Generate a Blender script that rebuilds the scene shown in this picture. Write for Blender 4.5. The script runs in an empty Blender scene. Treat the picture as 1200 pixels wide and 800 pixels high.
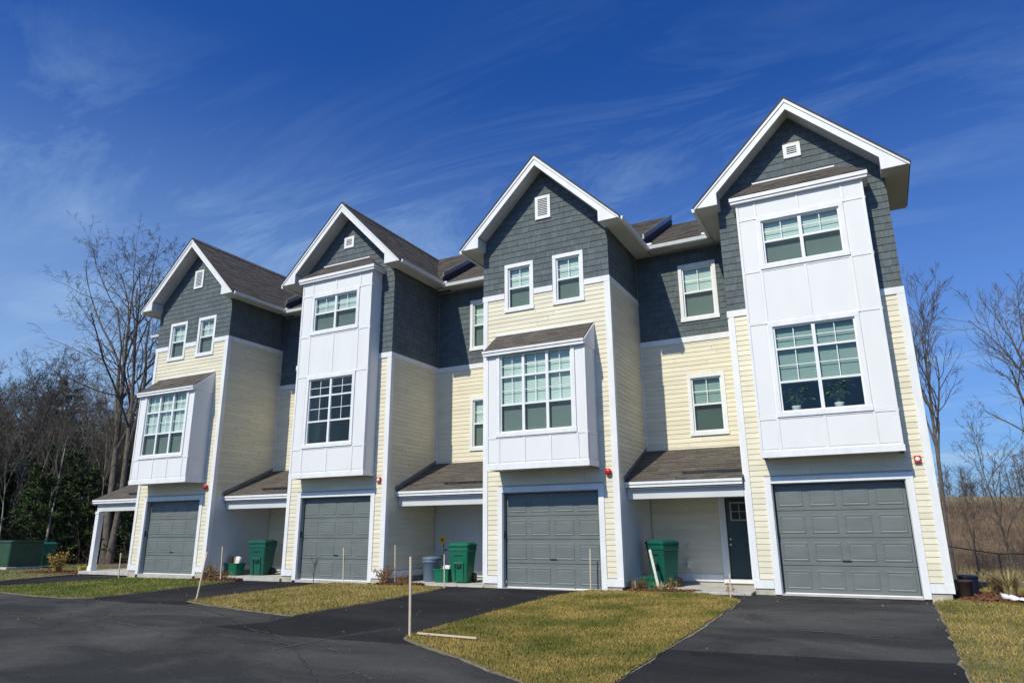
import bpy, math, random
from mathutils import Vector, Matrix
random.seed(11)
SC = bpy.context.scene
COL = SC.collection
# ------------------------------------------------------------------ camera, world, sun, exposure
cam_d = bpy.data.cameras.new('camera'); cam = bpy.data.objects.new('camera', cam_d); COL.objects.link(cam)
cam_d.sensor_width = 36; cam_d.lens = 804.4 * 36 / 1200; cam_d.clip_end = 3000; cam_d.clip_start = .1
PITCH, YAW, ROLL = .269, .48, -.008
fwd = Vector((-math.sin(YAW) * math.cos(PITCH), math.cos(YAW) * math.cos(PITCH), math.sin(PITCH)))
rgt = Vector((math.cos(YAW), math.sin(YAW), 0)); upv = rgt.cross(fwd)
R2 = rgt * math.cos(ROLL) + upv * math.sin(ROLL); U2 = -rgt * math.sin(ROLL) + upv * math.cos(ROLL)
cam.matrix_world = Matrix(((R2.x, U2.x, -fwd.x, 9.546), (R2.y, U2.y, -fwd.y, -16.601), (R2.z, U2.z, -fwd.z, 1.411), (0, 0, 0, 1)))
SC.camera = cam
SC.render.resolution_x, SC.render.resolution_y = 1024, 682
SC.view_settings.view_transform = 'Standard'; SC.view_settings.look = 'None'
SC.view_settings.exposure = 0.1; SC.view_settings.gamma = 1
SUN_DIR = Vector((-.235, -1, 1.04)).normalized()          # towards the sun
sun_d = bpy.data.lights.new('sun', 'SUN'); sun = bpy.data.objects.new('sun', sun_d); COL.objects.link(sun)
sun_d.energy = 3.9; sun_d.angle = math.radians(.5); sun_d.color = (1, .935, .76)
sun.rotation_euler = SUN_DIR.to_track_quat('Z', 'Y').to_euler()
W = bpy.data.worlds.new('World'); SC.world = W; W.use_nodes = True
wn, wl = W.node_tree.nodes, W.node_tree.links
bg = wn['Background']; bg.inputs['Strength'].default_value = .055
sky = wn.new('ShaderNodeTexSky'); sky.sky_type = 'NISHITA'; sky.sun_disc = False
sky.sun_elevation = math.asin(SUN_DIR.z); sky.sun_rotation = math.atan2(SUN_DIR.x, SUN_DIR.y)
sky.air_density = 1.0; sky.dust_density = 1.3; sky.ozone_density = 2.6
hs = wn.new('ShaderNodeHueSaturation'); hs.inputs['Saturation'].default_value = 1.22; hs.inputs['Value'].default_value = 1.38
wl.new(sky.outputs[0], hs.inputs['Color'])
tint = wn.new('ShaderNodeVectorMath'); tint.operation = 'MULTIPLY'; tint.inputs[1].default_value = (.40, .86, 1.62); wl.new(hs.outputs[0], tint.inputs[0])
# thin cirrus: stretched noise over the direction, projected on a high flat layer
tc = wn.new('ShaderNodeTexCoord'); sep = wn.new('ShaderNodeSeparateXYZ'); wl.new(tc.outputs['Generated'], sep.inputs[0])
mx = wn.new('ShaderNodeMath'); mx.operation = 'MAXIMUM'; mx.inputs[1].default_value = .0; wl.new(sep.outputs['Z'], mx.inputs[0])
ad = wn.new('ShaderNodeMath'); ad.operation = 'ADD'; ad.inputs[1].default_value = .12; wl.new(mx.outputs[0], ad.inputs[0])
vd = wn.new('ShaderNodeVectorMath'); vd.operation = 'DIVIDE'; wl.new(tc.outputs['Generated'], vd.inputs[0])
cb = wn.new('ShaderNodeCombineXYZ')
for k in range(3): wl.new(ad.outputs[0], cb.inputs[k])
wl.new(cb.outputs[0], vd.inputs[1])
mp = wn.new('ShaderNodeMapping'); mp.inputs['Rotation'].default_value = (0, 0, math.radians(-17)); mp.inputs['Scale'].default_value = (.45, 1.5, 0)
wl.new(vd.outputs[0], mp.inputs[0])
n1 = wn.new('ShaderNodeTexNoise'); n1.inputs['Scale'].default_value = 2.1; n1.inputs['Detail'].default_value = 13; n1.inputs['Roughness'].default_value = .68; n1.inputs['Distortion'].default_value = .9
wl.new(mp.outputs[0], n1.inputs['Vector'])
mp2 = wn.new('ShaderNodeMapping'); mp2.inputs['Scale'].default_value = (.35, .5, 0); mp2.inputs['Location'].default_value = (3.1, 1.7, 0); wl.new(vd.outputs[0], mp2.inputs[0])
n2 = wn.new('ShaderNodeTexNoise'); n2.inputs['Scale'].default_value = 1.3; n2.inputs['Detail'].default_value = 3; wl.new(mp2.outputs[0], n2.inputs['Vector'])
r1 = wn.new('ShaderNodeMapRange'); r1.inputs[1].default_value = .46; r1.inputs[2].default_value = .78; wl.new(n1.outputs[0], r1.inputs[0])
r2 = wn.new('ShaderNodeMapRange'); r2.inputs[1].default_value = .40; r2.inputs[2].default_value = .62; wl.new(n2.outputs[0], r2.inputs[0])
mu = wn.new('ShaderNodeMath'); mu.operation = 'MULTIPLY'; wl.new(r1.outputs[0], mu.inputs[0]); wl.new(r2.outputs[0], mu.inputs[1])
# more veil low down than overhead
r3 = wn.new('ShaderNodeMapRange'); r3.inputs[1].default_value = .1; r3.inputs[2].default_value = .75; r3.inputs[3].default_value = .95; r3.inputs[4].default_value = .20; wl.new(sep.outputs['Z'], r3.inputs[0])
mu2 = wn.new('ShaderNodeMath'); mu2.operation = 'MULTIPLY'; wl.new(mu.outputs[0], mu2.inputs[0]); wl.new(r3.outputs[0], mu2.inputs[1])
hz = wn.new('ShaderNodeMapRange'); hz.interpolation_type = 'SMOOTHSTEP'; hz.inputs[1].default_value = -.02; hz.inputs[2].default_value = .62; hz.inputs[3].default_value = .68; hz.inputs[4].default_value = 0; wl.new(sep.outputs['Z'], hz.inputs[0])
west = wn.new('ShaderNodeMapRange'); west.interpolation_type = 'SMOOTHSTEP'; west.inputs[1].default_value = .15; west.inputs[2].default_value = -.75; west.inputs[3].default_value = .6; west.inputs[4].default_value = 1.25; wl.new(sep.outputs['X'], west.inputs[0])
hzw = wn.new('ShaderNodeMath'); hzw.operation = 'MULTIPLY'; wl.new(hz.outputs[0], hzw.inputs[0]); wl.new(west.outputs[0], hzw.inputs[1]); hz = hzw
mu3 = wn.new('ShaderNodeMath'); mu3.operation = 'ADD'; mu3.use_clamp = True; wl.new(mu2.outputs[0], mu3.inputs[0]); wl.new(hz.outputs[0], mu3.inputs[1]); mu2 = mu3
mixc = wn.new('ShaderNodeMix'); mixc.data_type = 'RGBA'; wl.new(mu2.outputs[0], mixc.inputs[0]); wl.new(tint.outputs[0], mixc.inputs[6])
mixc.inputs[7].default_value = (6.4, 9.8, 14.2, 1); wl.new(mixc.outputs[2], bg.inputs['Color'])

# ------------------------------------------------------------------ helpers
def srgb(r, g, b):
    f = lambda c: (c / 255 / 12.92) if c <= 10 else ((c / 255 + .055) / 1.055) ** 2.4
    return (f(r), f(g), f(b), 1)
def mat(name, col, rough=.7, var=.12, scale=6., bump=0., bscale=60., rnd=.0, metal=0., col2=None, detail=4., stretch=(1, 1, 1), spec=.5, obj=True, crange=(.35, .65)):
    m = bpy.data.materials.new(name); m.use_nodes = True
    n, l = m.node_tree.nodes, m.node_tree.links
    p = n['Principled BSDF']; p.inputs['Roughness'].default_value = rough; p.inputs['Metallic'].default_value = metal
    p.inputs['Specular IOR Level'].default_value = spec
    t = n.new('ShaderNodeTexCoord'); g = n.new('ShaderNodeNewGeometry')
    mpn = n.new('ShaderNodeMapping'); mpn.inputs['Scale'].default_value = stretch
    l.new(g.outputs['Position'], mpn.inputs[0])
    a = n.new('ShaderNodeTexNoise'); a.inputs['Scale'].default_value = scale; a.inputs['Detail'].default_value = detail
    l.new(mpn.outputs[0], a.inputs['Vector'])
    mr = n.new('ShaderNodeMapRange'); mr.inputs[1].default_value = crange[0]; mr.inputs[2].default_value = crange[1]
    l.new(a.outputs[0], mr.inputs[0])
    c = col[:3]; c2 = col2[:3] if col2 else None
    mixn = n.new('ShaderNodeMix'); mixn.data_type = 'RGBA'; l.new(mr.outputs[0], mixn.inputs[0])
    mixn.inputs[6].default_value = (*[x * (1 - var) for x in c], 1) if not c2 else (*c, 1)
    mixn.inputs[7].default_value = (*[min(1, x * (1 + var)) for x in c], 1) if not c2 else (*c2, 1)
    out = mixn.outputs[2]
    if rnd:
        at = n.new('ShaderNodeAttribute'); at.attribute_name = 'rnd'
        oi = n.new('ShaderNodeObjectInfo')
        s = n.new('ShaderNodeMath'); s.operation = 'ADD'; l.new(at.outputs['Fac'], s.inputs[0]); l.new(oi.outputs['Random'], s.inputs[1])
        fr = n.new('ShaderNodeMath'); fr.operation = 'FRACT'; l.new(s.outputs[0], fr.inputs[0])
        m2 = n.new('ShaderNodeMapRange'); m2.inputs[3].default_value = 1 - rnd; m2.inputs[4].default_value = 1 + rnd; l.new(fr.outputs[0], m2.inputs[0])
        vm = n.new('ShaderNodeVectorMath'); vm.operation = 'SCALE'; l.new(out, vm.inputs[0]); l.new(m2.outputs[0], vm.inputs[3])
        out = vm.outputs[0]
    l.new(out, p.inputs['Base Color'])
    if bump:
        b = n.new('ShaderNodeTexNoise'); b.inputs['Scale'].default_value = bscale; b.inputs['Detail'].default_value = 5; l.new(mpn.outputs[0], b.inputs['Vector'])
        bn = n.new('ShaderNodeBump'); bn.inputs['Strength'].default_value = bump; bn.inputs['Distance'].default_value = .02
        l.new(b.outputs[0], bn.inputs['Height']); l.new(bn.outputs[0], p.inputs['Normal'])
    return m
def glass(name, tint, rough=0.0, ior=1.5):
    m = bpy.data.materials.new(name); m.use_nodes = True
    n, l = m.node_tree.nodes, m.node_tree.links; n.remove(n['Principled BSDF'])
    tr = n.new('ShaderNodeBsdfTransparent'); tr.inputs[0].default_value = (*tint, 1)
    gl = n.new('ShaderNodeBsdfGlossy'); gl.inputs['Roughness'].default_value = rough; gl.inputs[0].default_value = (.9, .97, .95, 1)
    fr = n.new('ShaderNodeLayerWeight'); fr.inputs[0].default_value = .5
    pw_ = n.new('ShaderNodeMath'); pw_.operation = 'POWER'; pw_.inputs[1].default_value = 4.; l.new(fr.outputs['Facing'], pw_.inputs[0])
    ad = n.new('ShaderNodeMath'); ad.operation = 'MULTIPLY_ADD'; ad.inputs[1].default_value = .9; ad.inputs[2].default_value = .03; ad.use_clamp = True
    l.new(pw_.outputs[0], ad.inputs[0])
    gp = n.new('ShaderNodeNewGeometry'); nz = n.new('ShaderNodeTexNoise'); nz.inputs['Scale'].default_value = 1.6; nz.inputs['Detail'].default_value = 1; l.new(gp.outputs['Position'], nz.inputs['Vector'])
    bp_ = n.new('ShaderNodeBump'); bp_.inputs['Strength'].default_value = .25; bp_.inputs['Distance'].default_value = .05; l.new(nz.outputs[0], bp_.inputs['Height']); l.new(bp_.outputs[0], gl.inputs['Normal'])
    mi = n.new('ShaderNodeMixShader'); l.new(ad.outputs[0], mi.inputs[0]); l.new(tr.outputs[0], mi.inputs[1]); l.new(gl.outputs[0], mi.inputs[2])
    l.new(mi.outputs[0], n['Material Output'].inputs[0]); return m
M = {}
M['siding'] = mat('cream_siding', (.735, .68, .52), .6, .05, 1.2, .08, 90, rnd=.055, stretch=(1, 1, 6))
M['shingle'] = mat('slate_shingle', (.102, .126, .135), .85, .14, 5, .25, 70, rnd=.13, stretch=(4, 4, 1))
M['trim'] = mat('white_trim', (.79, .795, .79), .5, .05, 3.5, .06, 40, stretch=(2, 2, .6), detail=8)
M['panelw'] = mat('white_panel', (.77, .775, .77), .6, .02, 1.1, .04, 14, stretch=(2, 2, .6), detail=6)
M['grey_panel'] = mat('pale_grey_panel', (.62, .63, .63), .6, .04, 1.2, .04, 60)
M['soffit'] = mat('soffit_white', (.58, .59, .56), .7, .04, 2, .04, 60)
M['roof'] = mat('asphalt_shingle', (.105, .090, .076), .95, .3, 26, .6, 160, rnd=.22, detail=8)
M['roofdark'] = mat('roof_edge_dark', (.035, .035, .038), .7, .2, 10)
M['flash'] = mat('metal_flashing', (.26, .28, .31), .35, .1, 5, metal=.6)
M['garage'] = mat('garage_paint', (.150, .172, .168), .5, .07, 1.6, .12, 120, stretch=(1, 1, 3))
M['jamb'] = mat('grey_jamb', (.34, .37, .39), .5, .05, 3)
M['door'] = mat('dark_door', (.028, .05, .052), .35, .1, 3)
M['concrete'] = mat('concrete', (.48, .46, .42), .9, .14, 3, .25, 80, detail=8)
M['found'] = mat('foundation_concrete', (.45, .41, .33), .9, .2, 4, .3, 80, detail=8)
M['wallin'] = mat('interior_wall', (.42, .41, .38), .8, .05, 2)
M['blind'] = mat('window_blind', (.70, .73, .71), .6, .03, 2)
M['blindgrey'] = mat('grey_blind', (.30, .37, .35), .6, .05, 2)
M['sash'] = mat('vinyl_sash', (.82, .83, .84), .4, .02, 2)
M['glass'] = glass('window_glass', (.90, .955, .93))
M['screenm'] = None
m = bpy.data.materials.new('insect_screen_mesh'); m.use_nodes = True
n, l = m.node_tree.nodes, m.node_tree.links; n.remove(n['Principled BSDF'])
tr = n.new('ShaderNodeBsdfTransparent'); tr.inputs[0].default_value = (.93, .95, .95, 1); df = n.new('ShaderNodeBsdfDiffuse'); df.inputs[0].default_value = (.05, .055, .055, 1)
mi = n.new('ShaderNodeMixShader'); mi.inputs[0].default_value = .22; l.new(tr.outputs[0], mi.inputs[1]); l.new(df.outputs[0], mi.inputs[2]); l.new(mi.outputs[0], n['Material Output'].inputs[0])
M['screenm'] = m
M['red'] = mat('red_alarm', (.55, .02, .02), .35, .05, 4)
M['white'] = mat('white_plastic', (.8, .8, .8), .35, .02, 4)
M['black'] = mat('black_metal', (.02, .02, .022), .45, .2, 8)
M['brass'] = mat('brass', (.6, .45, .2), .3, .05, 4, metal=1)
M['bin'] = mat('green_bin_plastic', (.004, .135, .072), .42, .12, 3, .06, 90)
M['bindark'] = mat('teal_bin_plastic', (.006, .095, .068), .45, .12, 3, .06, 90)
M['blue'] = mat('blue_grey_bin', (.115, .17, .24), .5, .1, 3)
M['tgreen'] = mat('transformer_green', (.028, .075, .045), .5, .15, 2.5, .05, 60)
M['wood'] = mat('weathered_stake', (.62, .52, .38), .85, .15, 20, .3, 60, stretch=(6, 6, 1))
M['greywood'] = mat('grey_board', (.58, .54, .48), .85, .15, 20, .3, 60)
M['paper'] = mat('brown_paper', (.42, .27, .14), .85, .15, 8)
M['yellow'] = mat('yellow_petal', (.75, .42, .02), .6, .1, 20)
M['stem'] = mat('plant_stem', (.06, .10, .03), .8, .2, 20)
M['drystem'] = mat('dry_stem', (.26, .16, .08), .9, .3, 20, rnd=.3)
M['dryleaf'] = mat('dry_leaf', (.24, .115, .05), .85, .35, 20, rnd=.45)
M['ochreleaf'] = mat('ochre_leaf', (.36, .24, .05), .85, .35, 20, rnd=.4)
M['yellowleaf'] = mat('yellow_leaf', (.55, .5, .06), .8, .3, 20, rnd=.3)
M['evergreen'] = mat('evergreen_leaf', (.03, .05, .018), .8, .35, 20, rnd=.4)
M['straw'] = mat('straw_blade', (.36, .30, .13), .9, .3, 20, rnd=.3)
M['mulch'] = mat('red_mulch', (.17, .065, .035), .95, .5, 30, .5, 60, rnd=.4)
M['bark'] = mat('grey_bark', (.135, .115, .095), .95, .35, 6, .5, 30, stretch=(3, 3, .6))
M['barkdark'] = mat('dark_bark', (.10, .088, .075), .95, .35, 6, .5, 30, stretch=(3, 3, .6))
M['birch'] = mat('pale_bark', (.33, .31, .27), .9, .35, 9, .2, 30)
M['twig'] = mat('twig_bark', (.125, .108, .085), .95, .3, 8)
M['needles'] = mat('pine_needles', (.050, .085, .022), .8, .45, 1.3, rnd=.4)
M['hazewood'] = mat('distant_wood', (.10, .085, .085), .95, .3, .2, rnd=.3)
M['brush'] = mat('dry_brush', (.19, .135, .09), .95, .35, .6, rnd=.45)
M['leafgreen'] = mat('houseplant_leaf', (.12, .26, .06), .5, .2, 8)
def grass_mat(name, a, b, sc):
    m = mat(name, a, .9, 0, sc, col2=b, rnd=.4, crange=(.36, .66), detail=12); return m
M['grass1'] = grass_mat('lawn_blades_green', (.13, .14, .018), (.40, .285, .08), .9)
M['grass2'] = grass_mat('lawn_blades_straw', (.26, .215, .045), (.42, .31, .11), 1.3)
M['grass3'] = grass_mat('lawn_blades_bright', (.09, .155, .018), (.25, .23, .05), .9)
M['soil'] = mat('lawn_soil', (.15, .13, .055), .95, .35, 9, .5, 60, detail=8)
M['sand'] = mat('sandy_edge', (.20, .165, .11), .95, .45, 14, .5, 60, detail=8)

class MB:
    def __init__(s): s.v = []; s.f = []; s.r = []
    def poly(s, pts, r=0.):
        k = len(s.v); s.v += [tuple(p) for p in pts]; s.f.append(tuple(range(k, k + len(pts)))); s.r.append(r)
    def hexa(s, P, r=0.):      # 8 corners: bottom ring 0-3 (ccw from above), top ring 4-7
        k = len(s.v); s.v += [tuple(p) for p in P]
        for q in ((3, 2, 1, 0), (4, 5, 6, 7), (0, 1, 5, 4), (1, 2, 6, 5), (2, 3, 7, 6), (3, 0, 4, 7)):
            s.f.append(tuple(k + i for i in q)); s.r.append(r)
        return s
    def box(s, x0, x1, y0, y1, z0, z1, r=0.):
        return s.hexa([(x0, y0, z0), (x1, y0, z0), (x1, y1, z0), (x0, y1, z0), (x0, y0, z1), (x1, y0, z1), (x1, y1, z1), (x0, y1, z1)], r)
    def fbox(s, F, u0, u1, z0, z1, d0, d1, r=0.):
        return s.hexa([F.p(u0, z0, d1), F.p(u1, z0, d1), F.p(u1, z0, d0), F.p(u0, z0, d0), F.p(u0, z1, d1), F.p(u1, z1, d1), F.p(u1, z1, d0), F.p(u0, z1, d0)], r)
    def prism(s, pts, off, r=0.):   # planar polygon extruded by vector off
        n = len(pts); k = len(s.v); o = Vector(off)
        s.v += [tuple(p) for p in pts] + [tuple(Vector(p) + o) for p in pts]
        s.f.append(tuple(range(k, k + n))); s.f.append(tuple(range(k + 2 * n - 1, k + n - 1, -1))); s.r += [r, r]
        for i in range(n): j = (i + 1) % n; s.f.append((k + j, k + i, k + n + i, k + n + j)); s.r.append(r)
        return s
    def tube(s, pts, rad, n=6, r=0., cap=True):
        k0 = len(s.v); m_ = len(pts)
        t0 = (pts[1] - pts[0]).normalized(); a = t0.orthogonal().normalized()
        for i, p in enumerate(pts):
            t = (pts[min(i + 1, m_ - 1)] - pts[max(i - 1, 0)]).normalized()
            a = (a - t * a.dot(t)).normalized(); b = t.cross(a); R = rad[i]
            for q in range(n):
                c, sn = math.cos(2 * math.pi * q / n) * R, math.sin(2 * math.pi * q / n) * R
                s.v.append((p.x + a.x * c + b.x * sn, p.y + a.y * c + b.y * sn, p.z + a.z * c + b.z * sn))
        for i in range(m_ - 1):
            for q in range(n):
                q2 = (q + 1) % n; k = k0 + i * n
                s.f.append((k + q, k + q2, k + n + q2, k + n + q)); s.r.append(r)
        if cap and n > 2:
            s.f.append(tuple(k0 + n - 1 - q for q in range(n))); s.f.append(tuple(k0 + (m_ - 1) * n + q for q in range(n))); s.r += [r, r]
        return s
    def lathe(s, prof, n=12, c=(0, 0, 0), r=0.):   # (radius, z)
        k0 = len(s.v)
        for R, z in prof:
            for q in range(n): s.v.append((c[0] + R * math.cos(2 * math.pi * q / n), c[1] + R * math.sin(2 * math.pi * q / n), c[2] + z))
        for i in range(len(prof) - 1):
            for q in range(n):
                q2 = (q + 1) % n; k = k0 + i * n; s.f.append((k + q, k + q2, k + n + q2, k + n + q)); s.r.append(r)
        s.f.append(tuple(k0 + n - 1 - q for q in range(n))); s.f.append(tuple(k0 + (len(prof) - 1) * n + q for q in range(n))); s.r += [r, r]
        return s
    def mesh(s, name, m_, smooth=False):
        me = bpy.data.meshes.new(name); me.from_pydata(s.v, [], s.f)
        if m_: me.materials.append(m_)
        if any(s.r):
            at = me.attributes.new('rnd', 'FLOAT', 'FACE'); at.data.foreach_set('value', s.r)
        if smooth: me.polygons.foreach_set('use_smooth', [True] * len(me.polygons))
        me.update(); return me
    def build(s, name, m_, parent=None, smooth=False, bevel=0., **kw):
        o = bpy.data.objects.new(name, s.mesh(name, m_, smooth)); COL.objects.link(o)
        if parent: o.parent = parent
        if bevel:
            b = o.modifiers.new('bevel', 'BEVEL'); b.width = bevel; b.segments = 2; b.limit_method = 'ANGLE'; b.angle_limit = .6
        for k, v_ in kw.items(): o[k] = v_
        return o
def link(name, me, parent, mw=None):
    o = bpy.data.objects.new(name, me); COL.objects.link(o); o.parent = parent
    if mw is not None: o.matrix_local = mw
    return o
def empty(name, loc=(0, 0, 0), rz=0, label='', category='', group=None):
    o = bpy.data.objects.new(name, None); COL.objects.link(o); o.location = loc; o.rotation_euler = (0, 0, rz); o.empty_display_size = .3
    tag(o, label, category, group); return o
def tag(o, label, category, group=None):
    o['label'] = label; o['category'] = category
    if group: o['group'] = group
    return o
def copy_tree(src, loc, rz=0, scale=1., label=None, group=None):
    c = src.copy(); COL.objects.link(c); c.location = loc; c.rotation_euler = (0, 0, rz)
    c.scale = (scale,) * 3 if not isinstance(scale, tuple) else scale
    if label: c['label'] = label
    if group: c['group'] = group
    for ch in src.children:
        d = ch.copy(); COL.objects.link(d); d.parent = c
        for g in ch.children:
            e = g.copy(); COL.objects.link(e); e.parent = d
    return c
class Frame:     # a wall face: origin, horizontal direction u, outward normal n
    def __init__(s, o, u, n): s.o = Vector(o); s.u = Vector(u); s.n = Vector(n)
    def p(s, u, z, d=0.): return s.o + s.u * u + s.n * d + Vector((0, 0, z))
    def mat(s, u, z, d=0., su=1., sz=1.):
        o = s.p(u, z, d); a = s.u * su; n = s.n
        return Matrix(((a.x, n.x, 0, o.x), (a.y, n.y, 0, o.y), (a.z, n.z, sz, o.z), (0, 0, 0, 1)))
def sub_intervals(a, b, cuts):
    iv = [(a, b)]
    for c0, c1 in cuts:
        nv = []
        for x0, x1 in iv:
            if c1 <= x0 or c0 >= x1: nv.append((x0, x1)); continue
            if c0 > x0: nv.append((x0, c0))
            if c1 < x1: nv.append((c1, x1))
        iv = nv
    return [(x0, x1) for x0, x1 in iv if x1 - x0 > .02]
# lap boards and shingles share one mesh each (unit width, local: x along, y outward, z up)
def lap_mesh(name, h, tb, tt, m_):
    b = MB(); b.hexa([(0, 0, 0), (1, 0, 0), (1, tb, 0), (0, tb, 0), (0, 0, h), (1, 0, h), (1, tt, h), (0, tt, h)])
    me = b.mesh(name, m_); me.flip_normals(); return me
EXPO, SHEX = .127, .178
BOARD = lap_mesh('siding_board', EXPO + .012, .015, .003, M['siding'])
SHING = lap_mesh('shingle', SHEX + .015, .017, .003, M['shingle'])
class Cap:
    def __init__(s, n): s.n = n
def lap(F, u0, u1, z0, z1, cuts, kind, parent, cap, lim=None):
    """cover a wall face with lap boards or shingles; cuts = (u0,u1,z0,z1)"""
    ex = EXPO if kind == 'siding_board' else SHEX
    me = BOARD if kind == 'siding_board' else SHING
    z = z0; stuff = MB(); h = ex + (.012 if kind == 'siding_board' else .015)
    tb, tt = (.015, .003) if kind == 'siding_board' else (.017, .003)
    while z < z1 - .01:
        hh = min(h, z1 - z); a, b = u0, u1
        if lim:
            l_ = lim(z + ex * .5)
            if l_ is None: break
            a, b = max(a, l_[0]), min(b, l_[1])
            if b - a < .05: break
        for x0, x1 in sub_intervals(a, b, [(c[0], c[1]) for c in cuts if c[2] < z + ex * .6 and c[3] > z + ex * .4]):
            segs = []
            if kind == 'siding_board':
                segs = [(x0, x1, 0)]
                if x1 - x0 > 1.9: q = random.uniform(x0 + .5, x1 - .5); segs = [(x0, q - .003, 0), (q + .003, x1, random.uniform(-.003, .003))]
            else:
                x = x0
                while x < x1 - .01:
                    w = random.choice((.13, .17, .2, .25, .3)) * random.uniform(.92, 1.08)
                    if x1 - x - w < .09: w = x1 - x
                    segs.append((x, min(x + w, x1) - .005, random.choice((0, 0, 0, -.008, .006)))); x += w
            for s0, s1, dz in segs:
                if cap.n > 0:
                    cap.n -= 1
                    link(kind, me, parent, F.mat(s0, z + dz, 0, s1 - s0, hh / h))
                else:
                    P = [F.p(s0, z + dz, tb), F.p(s1, z + dz, tb), F.p(s1, z + dz, 0), F.p(s0, z + dz, 0),
                         F.p(s0, z + hh, tt), F.p(s1, z + hh, tt), F.p(s1, z + hh, 0), F.p(s0, z + hh, 0)]
                    stuff.hexa(P, random.random())
        z += ex
    return stuff
def merge(stuffs, name, m_, parent):
    a = MB()
    for s in stuffs:
        k = len(a.v); a.v += s.v; a.f += [tuple(i + k for i in f) for f in s.f]; a.r += s.r
    if a.v: return a.build(name, m_, parent, kind='stuff')
def wall_holes(mb, F, u0, u1, z0, z1, holes, d0=-.15, d1=0.):
    us = sorted({u0, u1, *[min(max(h[0], u0), u1) for h in holes], *[min(max(h[1], u0), u1) for h in holes]})
    zs = sorted({z0, z1, *[min(max(h[2], z0), z1) for h in holes], *[min(max(h[3], z0), z1) for h in holes]})
    for a, b in zip(us, us[1:]):
        # merge vertically
        run = None
        for c, d in zip(zs, zs[1:]):
            mu_, mz = (a + b) / 2, (c + d) / 2
            solid = not any(h[0] < mu_ < h[1] and h[2] < mz < h[3] for h in holes)
            if solid: run = [run[0], d] if run else [c, d]
            elif run: mb.fbox(F, a, b, run[0], run[1], d0, d1); run = None
        if run: mb.fbox(F, a, b, run[0], run[1], d0, d1)
BLIND = None
def window(F, u0, u1, z0, z1, parent, cols=1, rows=((0, .5), (.5, 1)), grille=(1,), grid=(2, 2), blind=True, tw=.1, casing=True, screens=(0,), gmid=True, name='window', blind_to=None):
    """u0..u1,z0..z1 is the outer edge of the casing; rows are fractions of the opening, bottom first"""
    a, b, c, d = u0 + tw, u1 - tw, z0 + tw, z1 - tw
    cs = MB()
    if casing:
        cs.fbox(F, u0, u1, d, z1 + .01, 0, .036); cs.fbox(F, u0, a, c, d, 0, .033); cs.fbox(F, b, u1, c, d, 0, .033)
        cs.fbox(F, u0 - .012, u1 + .012, z0 - .006, c, 0, .045)
    else:
        cs.fbox(F, a - .03, b + .03, d, d + .03, 0, .02); cs.fbox(F, a - .03, b + .03, c - .03, c, 0, .02); cs.fbox(F, a - .03, a, c, d, 0, .02); cs.fbox(F, b, b + .03, c, d, 0, .02)
    win = cs.build(name, M['trim'], parent)
    s = MB(); g = MB(); fr = .04
    s.fbox(F, a, b, d - fr, d, -.09, -.01); s.fbox(F, a, b, c, c + fr, -.09, -.008); s.fbox(F, a, a + fr, c + fr, d - fr, -.09, -.012); s.fbox(F, b - fr, b, c + fr, d - fr, -.09, -.012)
    cw = (b - a) / cols
    for i in range(1, cols): s.fbox(F, a + i * cw - .038, a + i * cw + .038, c + fr, d - fr, -.09, -.006)
    H = d - c
    for i in range(cols):
        x0, x1 = a + i * cw + (fr if i == 0 else .038), a + (i + 1) * cw - (fr if i == cols - 1 else .038)
        for k, (q0, q1) in enumerate(rows):
            y0, y1 = c + H * q0 + (fr if k == 0 else .024), c + H * q1 - (fr if k == len(rows) - 1 else .024)
            if k > 0: s.fbox(F, x0, x1, c + H * q0 - .024, c + H * q0 + .024, -.085, -.014)
            MB().fbox(F, x0, x1, y0, y1, -.056, -.052).build('pane', M['glass'], win)
            if k in grille:
                for j in range(1, grid[0]): xx = x0 + (x1 - x0) * j / grid[0]; g.fbox(F, xx - .009, xx + .009, y0, y1, -.05, -.045)
                for j in range(1, grid[1]): yy = y0 + (y1 - y0) * j / grid[1]; g.fbox(F, x0, x1, yy - .009, yy + .009, -.05, -.0455)
            if k in screens: MB().fbox(F, x0, x1, y0, y1, -.032, -.030).build('insect_screen', M['screenm'], win)
    s.build('sash', M['sash'], win)
    if g.v: g.build('grille', M['sash'], win)
    if blind:
        bl = MB(); z = d - .03; lo = c + .02 if blind_to is None else blind_to
        while z > lo:
            for i in range(cols):
                x0, x1 = a + i * cw + .045, a + (i + 1) * cw - .045
                bl.hexa([F.p(x0, z - .040, -.115), F.p(x1, z - .040, -.115), F.p(x1, z - .036, -.118), F.p(x0, z - .036, -.118),
                         F.p(x0, z + .004, -.124), F.p(x1, z + .004, -.124), F.p(x1, z + .007, -.127), F.p(x0, z + .007, -.127)])
            z -= .042
        bl.build('blind', M['blindgrey'] if blind == 'grey' else M['blind'], win)
    return win
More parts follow.
